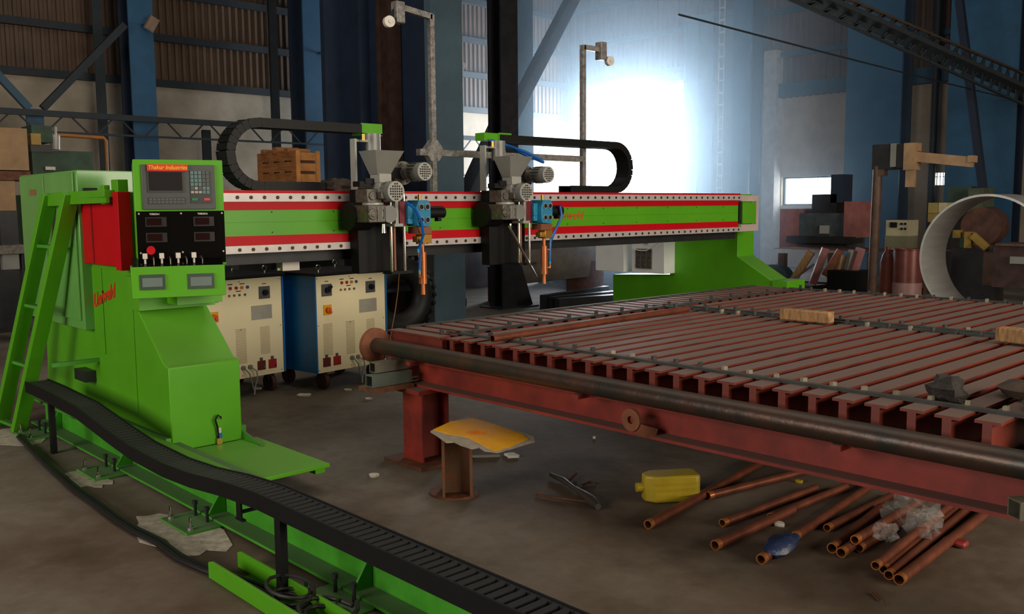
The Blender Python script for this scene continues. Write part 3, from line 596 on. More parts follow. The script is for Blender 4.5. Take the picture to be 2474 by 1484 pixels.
def torch_carriage(dx, lab, rod):
    c = put('torch_carriage', MB().box(3.52+dx, 3.90+dx, 5.27, 5.36, 1.05, 1.62), BLACK, mc, bevel=.004, label=lab)
    X = lambda v: v+dx
    # hopper: open funnel
    tx0, tx1, ty0, ty1, zt = X(3.475), X(3.705), 4.98, 5.17, 1.868; bx0, bx1, by0, by1, zb = X(3.53), X(3.635), 5.04, 5.13, 1.715
    vs = [(tx0, ty0, zt), (tx1, ty0, zt), (tx1, ty1, zt), (tx0, ty1, zt), (bx0, by0, zb), (bx1, by0, zb), (bx1, by1, zb), (bx0, by1, zb)]
    ins = [(tx0+.006, ty0+.006, zt), (tx1-.006, ty0+.006, zt), (tx1-.006, ty1-.006, zt), (tx0+.006, ty1-.006, zt), (bx0+.006, by0+.006, zb+.01), (bx1-.006, by0+.006, zb+.01), (bx1-.006, by1-.006, zb+.01), (bx0+.006, by1-.006, zb+.01)]
    fs = [(0, 1, 5, 4), (1, 2, 6, 5), (2, 3, 7, 6), (3, 0, 4, 7), (4, 5, 6, 7), (8, 9, 13, 12), (9, 10, 14, 13), (10, 11, 15, 14), (11, 8, 12, 15), (12, 13, 14, 15), (0, 1, 9, 8), (1, 2, 10, 9), (2, 3, 11, 10), (3, 0, 8, 11)]
    put('hopper', MB().add(vs+ins, fs), GREYP, c, label='grey sheet metal powder hopper')
    put('hopper_outlet', MB().box(bx0+.01, bx1+.0, 5.03, 5.14, 1.66, 1.72), GREYL, c, bevel=.003)
    put('outlet_neck', MB().box(X(3.545), X(3.61), 5.05, 5.13, 1.57, 1.66), GREYL, c)
    put('lift_motor', MB().cyl((X(3.76), 5.42, 1.86), (X(3.76), 5.42, 2.01), .055, 20), GREYP, c)
    put('motor_bracket', MB().box(X(3.60), X(3.615), 5.40, 5.46, 1.62, 1.97).box(X(3.615), X(3.72), 5.40, 5.46, 1.95, 1.965), GREYL, c)
    put('copper_knob', MB().cyl((X(3.645), 5.36, 1.955), (X(3.645), 5.36, 2.0), .013, 12), BRASS, c)
    motor(c, X(3.615), 1.602, 4.96, .068, .19)
    motor(c, X(3.88), 1.738, 4.99, .062, .15)
    put('motor_flange', MB().cyl((X(3.88), 5.14, 1.735), (X(3.88), 5.23, 1.735), .05, 20).cyl((X(3.88), 5.23, 1.735), (X(3.88), 5.25, 1.735), .082, 24).cyl((X(3.88), 5.25, 1.735), (X(3.88), 5.30, 1.735), .05, 20), GREYD, c)
    fb = MB()
    for k in range(6):
        a = 2*PI*k/6; fb.cyl((X(3.88)+math.cos(a)*.066, 5.215, 1.735+math.sin(a)*.066), (X(3.88)+math.cos(a)*.066, 5.23, 1.735+math.sin(a)*.066), .009, 8)
    put('flange_bolts', fb, CHROME, c)
    put('coupling', MB().box(X(3.74), X(3.87), 5.2, 5.28, 1.70, 1.77), BLACK, c)
    put('worm_gearbox', MB().box(X(3.46), X(3.575), 5.06, 5.20, 1.53, 1.62).cyl((X(3.50), 5.05, 1.575), (X(3.50), 5.06, 1.575), .03, 16).box(X(3.53), X(3.60), 5.0, 5.1, 1.555, 1.60), GREYD, c, bevel=.004)
    gb = put('gearbox', MB().box(X(3.455), X(3.60), 5.04, 5.26, 1.40, 1.515).cyl((X(3.48), 5.025, 1.455), (X(3.48), 5.04, 1.455), .036, 20).cyl((X(3.48), 5.02, 1.455), (X(3.48), 5.03, 1.455), .022, 16), GREYD, c, bevel=.006)
    rb = MB()
    for k in range(6): rb.box(X(3.52)+k*.011, X(3.525)+k*.011, 5.03, 5.04, 1.41, 1.505)
    put('gearbox_ribs', rb, GREYL, c)
    put('gearbox_disc', MB().cyl((X(3.615), 5.03, 1.455), (X(3.615), 5.2, 1.455), .058, 24), GREYP, c)
    put('bearing_plate', MB().cyl((X(3.53), 5.10, 1.515), (X(3.53), 5.10, 1.53), .07, 24), GREYL, c)
    put('clamp_bar', MB().box(X(3.675), X(3.70), 5.05, 5.15, 1.37, 1.56).box(X(3.66), X(3.73), 5.04, 5.16, 1.37, 1.39), GREYL, c)
    put('valve', MB().box(X(3.43), X(3.52), 5.10, 5.18, 1.635, 1.67).box(X(3.47), X(3.53), 5.09, 5.12, 1.655, 1.69), BLACK, c)
    put('drive_housing', MB().cyl((X(3.44), 5.27, 1.44), (X(3.60), 5.27, 1.44), .095, 20), BLACK, c)
    for x, lz in ((3.672, 1.065), (3.782, 1.07)): put('guide_rod', MB().cyl((X(x), 5.10, lz), (X(x), 5.10, 1.60), .011, 14), CHROME, c)
    put('lead_screw', MB().cyl((X(3.728), 5.14, 1.07), (X(3.728), 5.14, 1.40), .009, 10), COPB, c)
    put('rod_end_block', MB().box(X(3.64), X(3.82), 5.06, 5.16, 1.05, 1.07), BLACK, c)
    put('maroon_bracket', MB().box(X(3.715), X(3.775), 5.06, 5.24, 1.37, 1.54), MAROON, c, bevel=.003)
    th = put('torch_height_unit', MB().prism([(3.82, 1.37), (3.808, 1.40), (3.808, 1.50), (3.825, 1.545), (3.905, 1.545), (3.928, 1.52), (3.928, 1.39), (3.905, 1.365)], 1, 0, 2, 4.99, 5.12, (dx, 0, 0)).box(X(3.765), X(3.808), 5.03, 5.12, 1.42, 1.52).box(X(3.765), X(3.808), 5.03, 5.12, 1.385, 1.43), CYAN, c, bevel=.004, label='bright blue torch height unit')
    ey = MB(); rg = MB()
    for x in (3.842, 3.893):
        for z in (1.50, 1.412): ey.cyl((X(x), 4.982, z), (X(x), 4.99, z), .017, 16); rg.ring((X(x), 4.980, z), (X(x), 4.99, z), .021, .004, 16)
    put('spring_eyes', ey, BLACK, c); put('eye_rings', rg, GREYL, c)
    put('side_motor', MB().cyl((X(3.928), 5.06, 1.46), (X(4.09), 5.06, 1.46), .038, 18).box(X(3.94), X(4.07), 5.03, 5.09, 1.49, 1.505).box(X(4.03), X(4.06), 5.04, 5.08, 1.40, 1.43), BLACK, c)
    put('brass_stud', MB().cyl((X(3.885), 5.06, 1.545), (X(3.885), 5.06, 1.585), .011, 12), BRASS, c)
    put('insulator', MB().box(X(3.83), X(3.955), 5.02, 5.12, 1.318, 1.365), COPB, c)
    put('torch_clamp', MB().box(X(3.885), X(3.965), 5.03, 5.11, 1.25, 1.312).box(X(3.85), X(3.885), 5.04, 5.10, 1.26, 1.30), BRASS, c, bevel=.002)
    put('torch', MB().cyl((X(3.912), 5.07, 1.19), (X(3.912), 5.07, 1.26), .014, 14).cyl((X(3.912), 5.07, 1.0), (X(3.912), 5.07, 1.19), .026, 18).cyl((X(3.912), 5.07, .97), (X(3.912), 5.07, 1.0), .028, 18).cyl((X(3.912), 5.07, .895), (X(3.912), 5.07, .97), .016, 14, .014), COPPER, c, label='copper cutting torch')
    s_ = 1 if rod else -1
    xh = X(3.912)+s_*.045
    put('elbow_fitting', MB().tube([(X(3.925), 5.06, 1.02), (xh, 5.05, 1.02), (xh, 5.05, 1.05)], .009, 8).tube([(X(3.925), 5.06, 1.16), (xh+.004*s_, 5.05, 1.16), (xh+.004*s_, 5.05, 1.19)], .009, 8), COPC, c)
    put('hose_fitting', MB().cyl((xh+.004*s_, 5.05, 1.19), (xh+.004*s_, 5.05, 1.215), .011, 10).cyl((xh, 5.05, 1.05), (xh, 5.05, 1.068), .008, 10), FIT, c)
    if rod: hp = [(X(4.02), 5.0, 1.50), (X(4.04), 5.0, 1.42), (X(4.0), 5.02, 1.33), (xh+.004, 5.05, 1.215)]
    else: hp = [(X(3.69), 4.95, 1.53), (X(3.77), 4.96, 1.49), (X(3.83), 4.97, 1.40), (X(3.86), 4.99, 1.31), (xh-.004, 5.05, 1.215)]
    put('blue_hose', MB().tube(hp, .010, 8).tube([p_ for p_ in hp[:-1]]+[(xh, 5.04, 1.25), (xh, 5.05, 1.068)], .008, 8), HOSE, c)
    if rod: put('bent_rod', MB().tube([(X(3.51), 5.02, 1.37), (X(3.505), 5.02, 1.34), (X(3.52), 5.02, 1.315), (X(3.78), 5.02, .955)], .0095, 12).cyl((X(3.49), 5.02, 1.35), (X(3.53), 5.02, 1.35), .006, 8), CHROME, c, label='bent bare steel rod')
    else: put('stub_shaft', MB().cyl((X(3.575), 5.05, 1.33), (X(3.575), 5.05, 1.39), .018, 14, .013), CHROME, c)
    return c
torch_carriage(0, 'left torch carriage with grey hopper, motors and copper torch', False)
torch_carriage(1.19, 'right torch carriage with grey hopper and a bent bare rod', True)
# ================================================================ NEAR FLOOR RAIL
rl = thing('floor_rail', (1.98, 4, 0), 'long lime green floor rail bolted down in the lower left foreground', 'rail')
put('rail_beam', MB().ibar((1.985, .4, .012), (1.985, 6.95, .012), .19, .215, .012, .02), GREENS, rl)
put('rack_strip', MB().box(1.95, 2.02, .4, 6.95, .202, .222), GREEN, rl)
for y in (.9, 1.75, 2.92, 4.17, 5.36, 6.6):
    fp_ = put('foot_plate', MB().box(1.71, 1.885, y-.15, y+.15, .004, .014), GREENS, rl)
    put('web_gusset', MB().prism([(1.88, .024), (1.972, .024), (1.972, .16)], 1, 0, 2, y-.006, y+.006), GREENS, fp_)
    for yy in (-.11, .11): put('anchor_bolt', MB().cyl((1.745, y+yy, .014), (1.745, y+yy, .075), .007, 8).cyl((1.745, y+yy, .014), (1.745, y+yy, .028), .014, 6), CHROME, fp_)
    for yy in (-.06, .07): put('levelling_bolt', MB().cyl((1.85, y+yy, .014), (1.85, y+yy, .085), .008, 8).cyl((1.85, y+yy, .07), (1.85, y+yy, .088), .014, 6), DSTEEL, fp_)
GROUT = mat('pale_grout_patch', (0.62, 0.53, 0.42), .9, var=.25, scale=20)
for i, (y, sx, sy, lb) in enumerate(((4.10, .16, .36, 'large pale dust patch around the third rail foot, mid left'), (5.3, .10, .22, 'pale dust patch under the second rail foot'), (6.65, .2, .28, 'pale dust patch at the foot of the ladder'))):
    rnd = random.Random(i); pts = []
    for k in range(20):
        a = 2*PI*k/20; q = rnd.uniform(.75, 1.15); pts.append((1.70+math.cos(a)*sx*q, y+math.sin(a)*sy*q))
    put('dust_patch', MB().prism(pts, 2, 0, 1, .0005, .003), GROUT, None, lb, 'dust')
# ================================================================ DRAG CHAIN ON ITS SUPPORT
tr = thing('cable_tray', (1.75, 3, .3), 'black ribbed cable chain tray running along the green floor rail', 'cable tray')
zp = [(7.0, .36), (6.0, .36), (5.4, .345), (4.9, .29), (4.6, .262), (4.2, .255), (3.9, .27), (3.6, .30), (3.3, .318), (.8, .318)]
def zt(y):
    for (ya, za), (yb, zb_) in zip(zp, zp[1:]):
        if yb <= y <= ya: return za+(zb_-za)*(ya-y)/(ya-yb)
    return .318
ys = [6.3-.1*k for k in range(56)]
def strip(x0, x1, dz0, dz1):
    mb = MB()
    vs = []
    for y in ys:
        z = zt(y); vs += [(x0, y, z+dz0), (x1, y, z+dz0), (x1, y, z+dz1), (x0, y, z+dz1)]
    n = len(ys); fs = [(0, 1, 2, 3), (4*n-4, 4*n-3, 4*n-2, 4*n-1)]
    for i in range(n-1):
        for k in range(4): fs.append((4*i+k, 4*i+(k+1) % 4, 4*i+4+(k+1) % 4, 4*i+4+k))
    return mb.add(vs, fs)
put('outer_side', strip(1.680, 1.688, -.005, .062), BLACK, tr); put('inner_side', strip(1.812, 1.820, -.005, .062), BLACK, tr); put('floor_sheet', strip(1.688, 1.812, -.005, .0), BLACK, tr)
RIB = mat('chain_rib_black', (0.012, 0.012, 0.013), .55)
lk = MB().box(1.690, 1.698, -.021, .021, .002, .058).box(1.802, 1.810, -.021, .021, .002, .058).box(1.698, 1.802, -.011, .011, .046, .058).mesh('chain_link', RIB, Vector((1.75, 0, 0)))
y = 6.28; k = 0
dc = thing('drag_chain', (1.75, 3, .3), 'black plastic drag chain of open links lying in the foreground tray', 'cable chain')
while y > .9:
    z = zt(y); sl_ = math.atan2(zt(y-.02)-zt(y+.02), -.04)
    o = inst('chain_link', lk, (1.75, y, z), dc); o.rotation_euler = (math.atan((zt(y+.02)-zt(y-.02))/.04), 0, 0); y -= .044
put('leg', MB().box(1.682, 1.712, 3.10, 3.145, 0, .318), BLACK, tr); put('leg', MB().box(1.682, 1.712, 1.5, 1.545, 0, .318), BLACK, tr); put('leg', MB().box(1.73, 1.76, 6.0, 6.04, 0, .36), BLACK, tr)
put('hanger_bracket', MB().box(1.682, 1.69, 3.42, 3.46, .235, .318).bar((1.69, 3.44, .262), (1.80, 3.44, .262), .025, .008).box(1.682, 1.70, 3.41, 3.47, .228, .236), BLACK, tr)
# ================================================================ LADDER
ld = thing('ladder', (1.75, 6.9, 0), 'lime green steel ladder leaning against the left end of the machine', 'ladder')
na, nb = Vector((1.745, 6.76, .01)), Vector((1.935, 6.02, 1.60)); fa, fb_ = Vector((1.715, 7.07, .01)), Vector((1.935, 6.42, 1.60))
up_ = (1, 0, 0.1)
put('stile', MB().bar(na, nb, .05, .09, up_), GREEN, ld, bevel=.003); put('stile', MB().bar(fa, fb_, .05, .09, up_), GREEN, ld, bevel=.003)
for k_ in (.02, .29, .54, .79, .975): put('rung', MB().bar(L2(na, nb, k_), L2(fa, fb_, k_), .045 if k_ < .9 else .028, .02 if k_ < .9 else .07), GREENS if k_ < .9 else GREEN, ld)
put('top_hook', MB().bar(nb+Vector((0, .02, -.03)), (1.95, 5.45, 1.575), .02, .075), GREEN, ld)
# ================================================================ CUTTING TABLE
tb = thing('cutting_table', (5.3, 2.7, 0), 'large red oxide cutting table topped with rows of dusty I-beam slats', 'table')
ZT = .76; YN = .15
for x, lb in ((3.32, None), (5.42, None), (7.30, None)):
    put('side_beam', MB().ibar((x, 4.36, .455), (x, YN, .455), .155, .20, .014, .02), RUSTR, tb)
for x in (3.29, 7.30):
    for y in (4.26, .45):
        lg = put('leg', MB().ibar((x, y, .02), (x, y, .43), .17, .2, .012, .014, (0, 1, 0)), RUSTR, tb) if False else put('leg', MB().prism([(x-.1+a, y-.09+b_) for a, b_ in ((0, 0), (.012, 0), (.012, .083), (.188, .083), (.188, 0), (.2, 0), (.2, .18), (.188, .18), (.188, .097), (.012, .097), (.012, .18), (0, .18))], 2, 0, 1, .02, .43), RUSTR, tb)
        put('leg_cap', MB().box(x-.15, x+.12, y-.13, y+.13, .43, .455), RUSTR, tb); put('leg_base', MB().box(x-.18, x+.18, y-.18, y+.18, 0, .02), RUST, tb)
sm_ = MB().ibar((3.27, 0, .61), (7.36, 0, .61), .15, .086, .011, .032).mesh('slat', SLATM, Vector((3.27, 0, .61)))
for k in range(23): inst('slat', sm_, (3.27+random.uniform(-.008, .008), 3.985-k*.1295, .61), tb)
s3_ = MB().ibar((0, 4.09, .61), (0, 4.58, .61), .15, .09, .011, .034).mesh('slat', SLATM, Vector((0, 4.09, .61)))
for k in range(31): inst('slat', s3_, (3.30+k*.1345, 4.09+random.uniform(-.006, .006), .61), tb)
put('end_beam', MB().ibar((3.22, 4.50, .455), (7.36, 4.50, .455), .155, .13, .012, .016), RUSTR, tb)
put('red_end_bracket', MB().box(3.42, 3.60, .62, 1.02, .60, .68), RUSTR, tb)
fbr = [put('flat_bar', MB().box(x-.016, x+.016, 1.02, 4.2, ZT, ZT+.012), DUSTB, tb) for x in (3.42, 5.37, 5.49, 7.28)]
put('flat_bar', MB().box(3.40, 7.3, 4.09, 4.125, ZT, ZT+.012), DUSTB, tb); put('flat_bar', MB().box(3.40, 7.3, 4.56, 4.585, ZT, ZT+.01), DUSTB, tb)
pgm = MB().box(-.013, .013, -.008, .008, 0, .026).mesh('spacer_peg', PEG); pgd = MB().box(-.012, .012, -.007, .007, 0, .03).mesh('spacer_peg', DUSTB)
for i, x in enumerate((3.445, 5.345, 5.515, 7.25)):
    for k in range(23):
        y = 3.985-k*.1295
        if y > 4.1: continue
        light = (x < 3.5 and k > 12) or (x > 7 and k % 2) or random.random() < .12
        inst('spacer_peg', pgm if light else pgd, (x+random.uniform(-.004, .004), y, ZT), tb, (0, 0, random.uniform(-.3, .3)))
for k in range(0, 31, 2): inst('spacer_peg', pgd, (3.34+k*.1349, 4.16, ZT), tb)
ZS = ZT
lug = thing('lifting_lug', (3.20, 2.6, .46), 'rust orange round lifting lug with a hole, on the side of the table beam', 'lug')
def disc_hole(c, axis_x0, axis_x1, r, rh, mb):
    mb.ring((axis_x0, c[0], c[1]), (axis_x1, c[0], c[1]), r, r-rh, 24); return mb
put('eye_plate', disc_hole((2.615, .535), 3.18, 3.20, .052, .018, MB()), RUSTO, lug); put('stem', MB().bar((3.19, 2.58, .50), (3.26, 2.545, .475), .06, .05), RUSTO, lug)
# long pipe with flange
lp = thing('long_pipe', (3.155, 4.55, .665), 'long rusty black steel pipe lying along the table edge, with an end flange', 'pipe')
put('pipe', MB().ring((3.165, 4.57, .672), (3.155, .35, .662), .047, .006, 28), PIPEM, lp)
put('flange', MB().ring((3.165, 4.57, .672), (3.165, 4.60, .672), .105, .06, 28), RUSTO, lp, label='rust orange flange disc')
b0 = thing('pipe_bracket', (3.155, 3.9, .60), 'steel cleats carrying the long pipe on the beam edge', 'bracket')
for y in (4.2, 2.9, 1.6): put('cleat', MB().box(3.12, 3.225, y-.02, y+.02, .598, .62), RUSTR, b0)
# square tubes
st = thing('square_tube', (3.05, 4.25, .57), 'upper of two short square steel tubes lying across the left table beam end', 'tube')
def sqt(a, b_, s_, t_, par, m):
    a = Vector(a); b_ = Vector(b_); d = (b_-a).normalized(); sd = d.cross(Vector((0, 0, 1))).normalized(); up2 = Vector((0, 0, 1)); mb = MB()
    for o_, w_, h_ in ((sd*(s_/2-t_/2), t_, s_), (-sd*(s_/2-t_/2), t_, s_), (up2*(s_/2-t_/2), s_-2*t_, t_), (-up2*(s_/2-t_/2), s_-2*t_, t_)): mb.bar(a+o_, b_+o_, w_, h_)
    return put('tube_wall', mb, m, par)
DSQ = mat('dull_grey_tube', (0.20, 0.18, 0.13), .55, .2, var=.25, scale=10)
sqt((2.985, 4.36, .585), (3.24, 4.36, .585), .06, .005, st, DSQ)
st2 = thing('square_tube', (3.0, 4.30, .50), 'lower grey-green steel offcut beneath the short square tube at the left beam end', 'tube')
sqt((2.94, 4.33, .515), (3.22, 4.33, .515), .07, .006, st2, mat('grey_green_tube', (0.13, 0.16, 0.13), .55, .2))
put('rest_lip', MB().box(2.93, 3.20, 4.25, 4.42, .455, .478), RUST, st2)
sr = thing('square_tube', (3.15, 1.0, .50), 'square tube end poking out at the right edge over the table beam', 'tube'); sqt((3.12, .99, .525), (3.5, .72, .525), .062, .005, sr, DSQ)
# things on the table
put('copper_pipe', MB().ring((3.28, 3.655, ZS+.032), (5.16, 3.745, ZS+.032), .020, .003, 18), COPT, None, 'copper pipe lying on top of the slatted table', 'pipe')
wd_ = lambda c, l, w_, h, rz, m, lb, sd: put('wood_block', MB(Matrix.Translation(c) @ Matrix.Rotation(rz, 4, 'Z')).box(-l/2, l/2, -w_/2, w_/2, 0, h), m, None, lb, 'wood', bevel=.008)
wd_(Vector((5.24, 2.905, ZS+.012)), .075, .33, .07, 0.05, WOODP, 'rough wooden block on the middle bar of the table', 1)
wd_(Vector((5.16, 1.61, ZS+.012)), .10, .30, .075, -.1, WOODP, 'rough wooden block at the right edge of the table top', 2)
put('slag_lump', MB().lump((3.50, 1.36, ZS+.045), .06, .07, .05, 3), SCRAP, None, 'small dark slag lump near the right end of the table', 'lump')
put('rag_heap', MB().lump((3.62, .90, ZS+.0), .17, .22, .13, 5, 14, 9, .2), SCRAP, None, 'black rag heap at the right end of the table', 'rag')
put('slag_lump', MB().lump((3.78, 1.17, ZS+.03), .10, .11, .035, 6, 12, 7, .2), mat('brown_slag', (.10, .06, .04), .8, var=.4, bump=.6), None, 'flat brown lump beside the black rag heap', 'lump')
# ================================================================ STOOL with yellow sheet
so = thing('beam_stub_stand', (3.0, 3.62, 0), 'rusty H-beam stub standing on a round base plate', 'stand')
put('base_plate', MB().cyl((3.01, 3.66, 0), (3.01, 3.66, .012), .135, 32), RUST, so)
Ms = Matrix.Translation((3.0, 3.63, 0)) @ Matrix.Rotation(R(-38), 4, 'Z')
put('h_beam', MB(Ms).prism([(-.078, -.085), (-.064, -.085), (-.064, -.006), (.064, -.006), (.064, -.085), (.078, -.085), (.078, .085), (.064, .085), (.064, .006), (-.064, .006), (-.064, .085), (-.078, .085)], 2, 0, 1, .012, .318), mat('h_beam_rust', (0.15, 0.10, 0.055), .6, .3, col2=(0.22, 0.06, 0.02), scale=9, bump=.2), so)
bd = thing('board', (3.07, 3.53, .32), 'torn grey cardboard with a yellow printed sheet, lying on the H-beam stub', 'board')
rnd = random.Random(3); poly = [az(.325, *p) for p in [(1040, 1042), (1086, 1022), (1128, 1007), (1150, 1009), (1210, 1028), (1266, 1046), (1290, 1055), (1292, 1066), (1270, 1072), (1235, 1083), (1203, 1092), (1170, 1088), (1158, 1080), (1140, 1083), (1112, 1074), (1098, 1067), (1078, 1068), (1056, 1052)]]
put('cardboard', MB().prism([(p.x, p.y) for p in poly], 2, 0, 1, .318, .326), PAPER, bd)
poly = [az(.329, *p) for p in [(1046, 1038), (1090, 1018), (1142, 1010), (1198, 1026), (1262, 1050), (1276, 1060), (1240, 1076), (1195, 1090), (1160, 1072), (1128, 1055), (1090, 1050)]]
put('yellow_sheet', MB().prism([(p.x, p.y) for p in poly], 2, 0, 1, .326, .329), YELL, bd)
cc = az(.3295, 1152, 1045); ys_ = MB(); rdm = mat('print_red', (0.75, 0.12, 0.0), .5)
for r0 in (.04, .055): ys_.ring((cc.x, cc.y, .329), (cc.x, cc.y, .3296), r0, .003, 28)
for k in range(7): ys_.box(cc.x-.03+k*.008, cc.x-.026+k*.008, cc.y-.028+.004*(k % 3), cc.y+.028-.006*(k % 2), .329, .3296)
put('red_print', ys_, rdm, bd)
# ================================================================ POWER SOURCES
aR = R(7.6); uu_ = Vector((math.cos(aR), math.sin(aR), 0))
CNAME = mat('switch_grey', (0.10, 0.10, 0.105), .4); PLT = mat('plate_grey', (0.42, 0.39, 0.33), .5); LOUV = mat('louvre_shadow', (0.60, 0.50, 0.32), .6)
def power_source(org, lab, socks):
    t = thing('power_source', tuple(org), lab, 'power source'); M = Matrix.Translation(org) @ Matrix.Rotation(aR, 4, 'Z')
    W, D, H = .762, .62, .795
    B_ = lambda *a: MB(M).box(*a)
    put('side_panel', B_(-.012, 0, -.012, D, 0, H), PSBLUE, t); put('side_panel', B_(W, W+.012, -.012, D, 0, H), PSBLUE, t)
    fpn = put('front_panel', B_(.002, W-.002, 0, .012, -.002, H), CREAM, t)
    put('back_panel', B_(0, W, D-.012, D, 0, H), CREAM, t); put('chassis', B_(.01, W-.01, .02, D-.02, .01, .04), DSTEEL, t)
    put('top_cover', B_(-.02, W+.02, -.03, D+.01, H, H+.028), BLACK, t, bevel=.008)
    for x in (.10, .66):
        for y in (.08, .54): put('eye_bolt', MB(M).torus((x, y, H+.064), (0, 1, 0), .022, .005, 18, 6).cyl((x, y, H+.028), (x, y, H+.046), .007, 8), CHROME, t)
    for x, zc_, lbz in ((.062, .628, 1), (.54, .622, 2)):
        zz = zc_; rs = put('rotary_switch', B_(x, x+.105, -.008, 0, zz, zz+.10), CNAME, fpn, bevel=.002)
        kn = MB(M).cyl((x+.053, -.03, zz+.05), (x+.053, -.008, zz+.05), .024, 16); kn.bar((x+.053, -.034, zz+.05), (x+.053+(.03 if lbz == 1 else -.01), -.034, zz+.05+(.035 if lbz == 1 else 0)), .022, .012, (0, 1, 0))
        put('switch_knob', kn, BLACK, fpn)
        put('printed_name', B_(x+.035, x+.075, -.0008, 0, zz+.118, zz+.124), BLACK, fpn)
    for x, c_, r_ in ((.276, (.42, .03, .02), .013), (.33, (.40, .02, .03), .013), (.382, (.7, .20, .02), .013), (.434, (.05, .09, .30), .013)):
        put('indicator_lamp', MB(M).cyl((x, -.010, .727), (x, 0, .727), r_, 14), mat('lamp_%.2f' % x, c_, .3), fpn)
    for x, c_ in ((.265, (.30, .13, .06)), (.31, (.18, .12, .06)), (.358, (.13, .11, .07)), (.409, (.13, .11, .07))):
        put('fuse_knob', MB(M).cyl((x, -.008, .669), (x, 0, .669), .010, 12), mat('fuse_%.2f' % x, c_, .4), fpn)
    for x, z in ((.255, .753), (.365, .753), (.33, .696)): put('printed_name', B_(x, x+.045, -.0008, 0, z, z+.007), BLACK, fpn)
    put('emergency_plate', B_(.075, .16, -.006, 0, .472, .556), mat('safety_yellow', (.85, .42, .02), .4), fpn); put('emergency_knob', MB(M).cyl((.118, -.03, .514), (.118, -.006, .514), .024, 16).bar((.118, -.034, .514), (.135, -.034, .489), .018, .01, (0, 1, 0)), mat('knob_orange', (.80, .12, .01), .4), fpn)
    put('rating_plate', B_(.463, .66, -.003, 0, .457, .571), PLT, fpn)
    for x0, x1, z0, z1 in ((.069, .165, .136, .406), (.311, .406, .122, .405), (.541, .632, .173, .40)):
        lo = MB(M); n_ = 22
        for k in range(n_): lo.box(x0, x1, -.0025, 0, z0+(z1-z0)*k/n_, z0+(z1-z0)*(k+.5)/n_)
        put('louvre', lo, LOUV, fpn)
    for x, c_ in socks:
        sk = put('output_socket', B_(x, x+.073, -.012, 0, -.105+.15, -.03+.15), mat('socket_%s' % c_, (.16, .025, .018) if c_ == 'dark' else (.42, .02, .02), .35), fpn, bevel=.002)
        put('socket_latch', B_(x+.024, x+.048, -.008, 0, .12, .145), CNAME, fpn); put('socket_shine', MB(M).cyl((x+.055, -.022, .07), (x+.055, -.012, .07), .010, 10), CHROME, fpn)
    for x in (.364, .429):
        put('cable_gland', MB(M).cyl((x, -.02, .085), (x, 0, .085), .018, 12), GREYP, fpn)
    put('output_cable', MB(M).tube([(.364, -.02, .085), (.385, -.06, .04), (.405, -.05, -.02), (.43, -.05, -.10), (.42, -.06, -.135)], .006, 8).tube([(.429, -.02, .085), (.46, -.05, .05), (.465, -.05, .0), (.44, -.05, -.07), (.425, -.06, -.135)], .006, 8), GREYP, t)
    sc = MB(M)
    for x in (.02, .36, .74):
        for z in (.02, .39, .775): sc.cyl((x, -.003, z), (x, 0, z), .004, 6)
    put('panel_screws', sc, DSTEEL, t, kind='stuff')
    for x in (.10, .66):
        for y in (.06, .52):
            put('wheel', MB(M).cyl((x-.02, y, -.08), (x+.02, y, -.08), .07, 20), mat('castor_rust', (.10, .03, .022), .6, var=.3), t); put('wheel_fork', B_(x-.03, x+.03, y-.02, y+.02, -.06, .01), DSTEEL, t)
    return t
power_source(Vector((3.035, 6.717, .15)), 'left cream and blue welding power source half hidden by the console leg', [(.503, 'dark'), (.61, 'red')])
power_source(Vector((3.93, 6.521, .15)), 'right cream and blue welding power source behind the pipe flange', [(.058, 'dark'), (.167, 'red'), (.483, 'dark')])
# ================================================================ LOOSE THINGS ON THE FLOOR
CP = [((1565, 1268), (1800, 1140), .026, 'copper pipe lying farthest left, its cut end pointing at the yellow bottle side'),
      ((1710, 1198), (1900, 1150), .024, 'copper pipe just right of the yellow bottle'),
      ((1745, 1264), (1930, 1195), .023, 'copper pipe whose end lies above the second lowest-left pipe'),
      ((1727, 1318), (1880, 1248), .027, 'thick copper pipe above the short copper stub wrapped in blue'),
      ((1862, 1250), (2010, 1190), .024, 'copper pipe with its end next to the small white bean-shaped scrap'),
      ((1920, 1297), (2080, 1190), .025, 'copper pipe with a bright cut end right of the blue wrap'),
      ((1838, 1352), (1864, 1335), .026, 'short copper stub sticking out of the blue wrap'),
      ((1998, 1276), (2150, 1200), .022, 'copper pipe in shadow at the middle of the pile'),
      ((2010, 1325), (2120, 1235), .027, 'copper pipe ending second left in the middle bundle'),
      ((2032, 1336), (2190, 1230), .026, 'copper pipe ending lowest in the middle bundle'),
      ((2065, 1305), (2240, 1200), .024, 'copper pipe ending highest in the middle bundle'),
      ((2076, 1325), (2230, 1230), .023, 'copper pipe ending at the right of the middle bundle'),
      ((2115, 1367), (2290, 1225), .022, 'copper pipe ending highest in the right-hand bundle'),
      ((2135, 1377), (2330, 1215), .023, 'second copper pipe from the top end of the right-hand bundle'),
      ((2147, 1390), (2350, 1220), .024, 'long copper pipe next to the lowest pipe of the right-hand bundle'),
      ((2172, 1401), (2400, 1225), .027, 'long copper pipe reaching lowest right in the pile')]
for i, (a, b_, r_, lb) in enumerate(CP):
    r_ *= .84; z = r_+.002+(.04 if i in (10, 12) else 0.0)
    pa, pb = az(z, *a), az(z, *b_)
    if i != 6: pb = pa+(pb-pa)*(1.25 if i < 7 else 1.1)
    d = (pb-pa).normalized(); t = thing('copper_pipe', tuple(pa), lb, 'pipe', 'copper pipes on the floor under the table')
    put('pipe_wall', MB().ring(pa+d*.03, pb, r_, .003, 18), COPT, t); put('cut_end', MB().ring(pa, pa+d*.03, r_+.0004, .0045, 18), COPC, t)
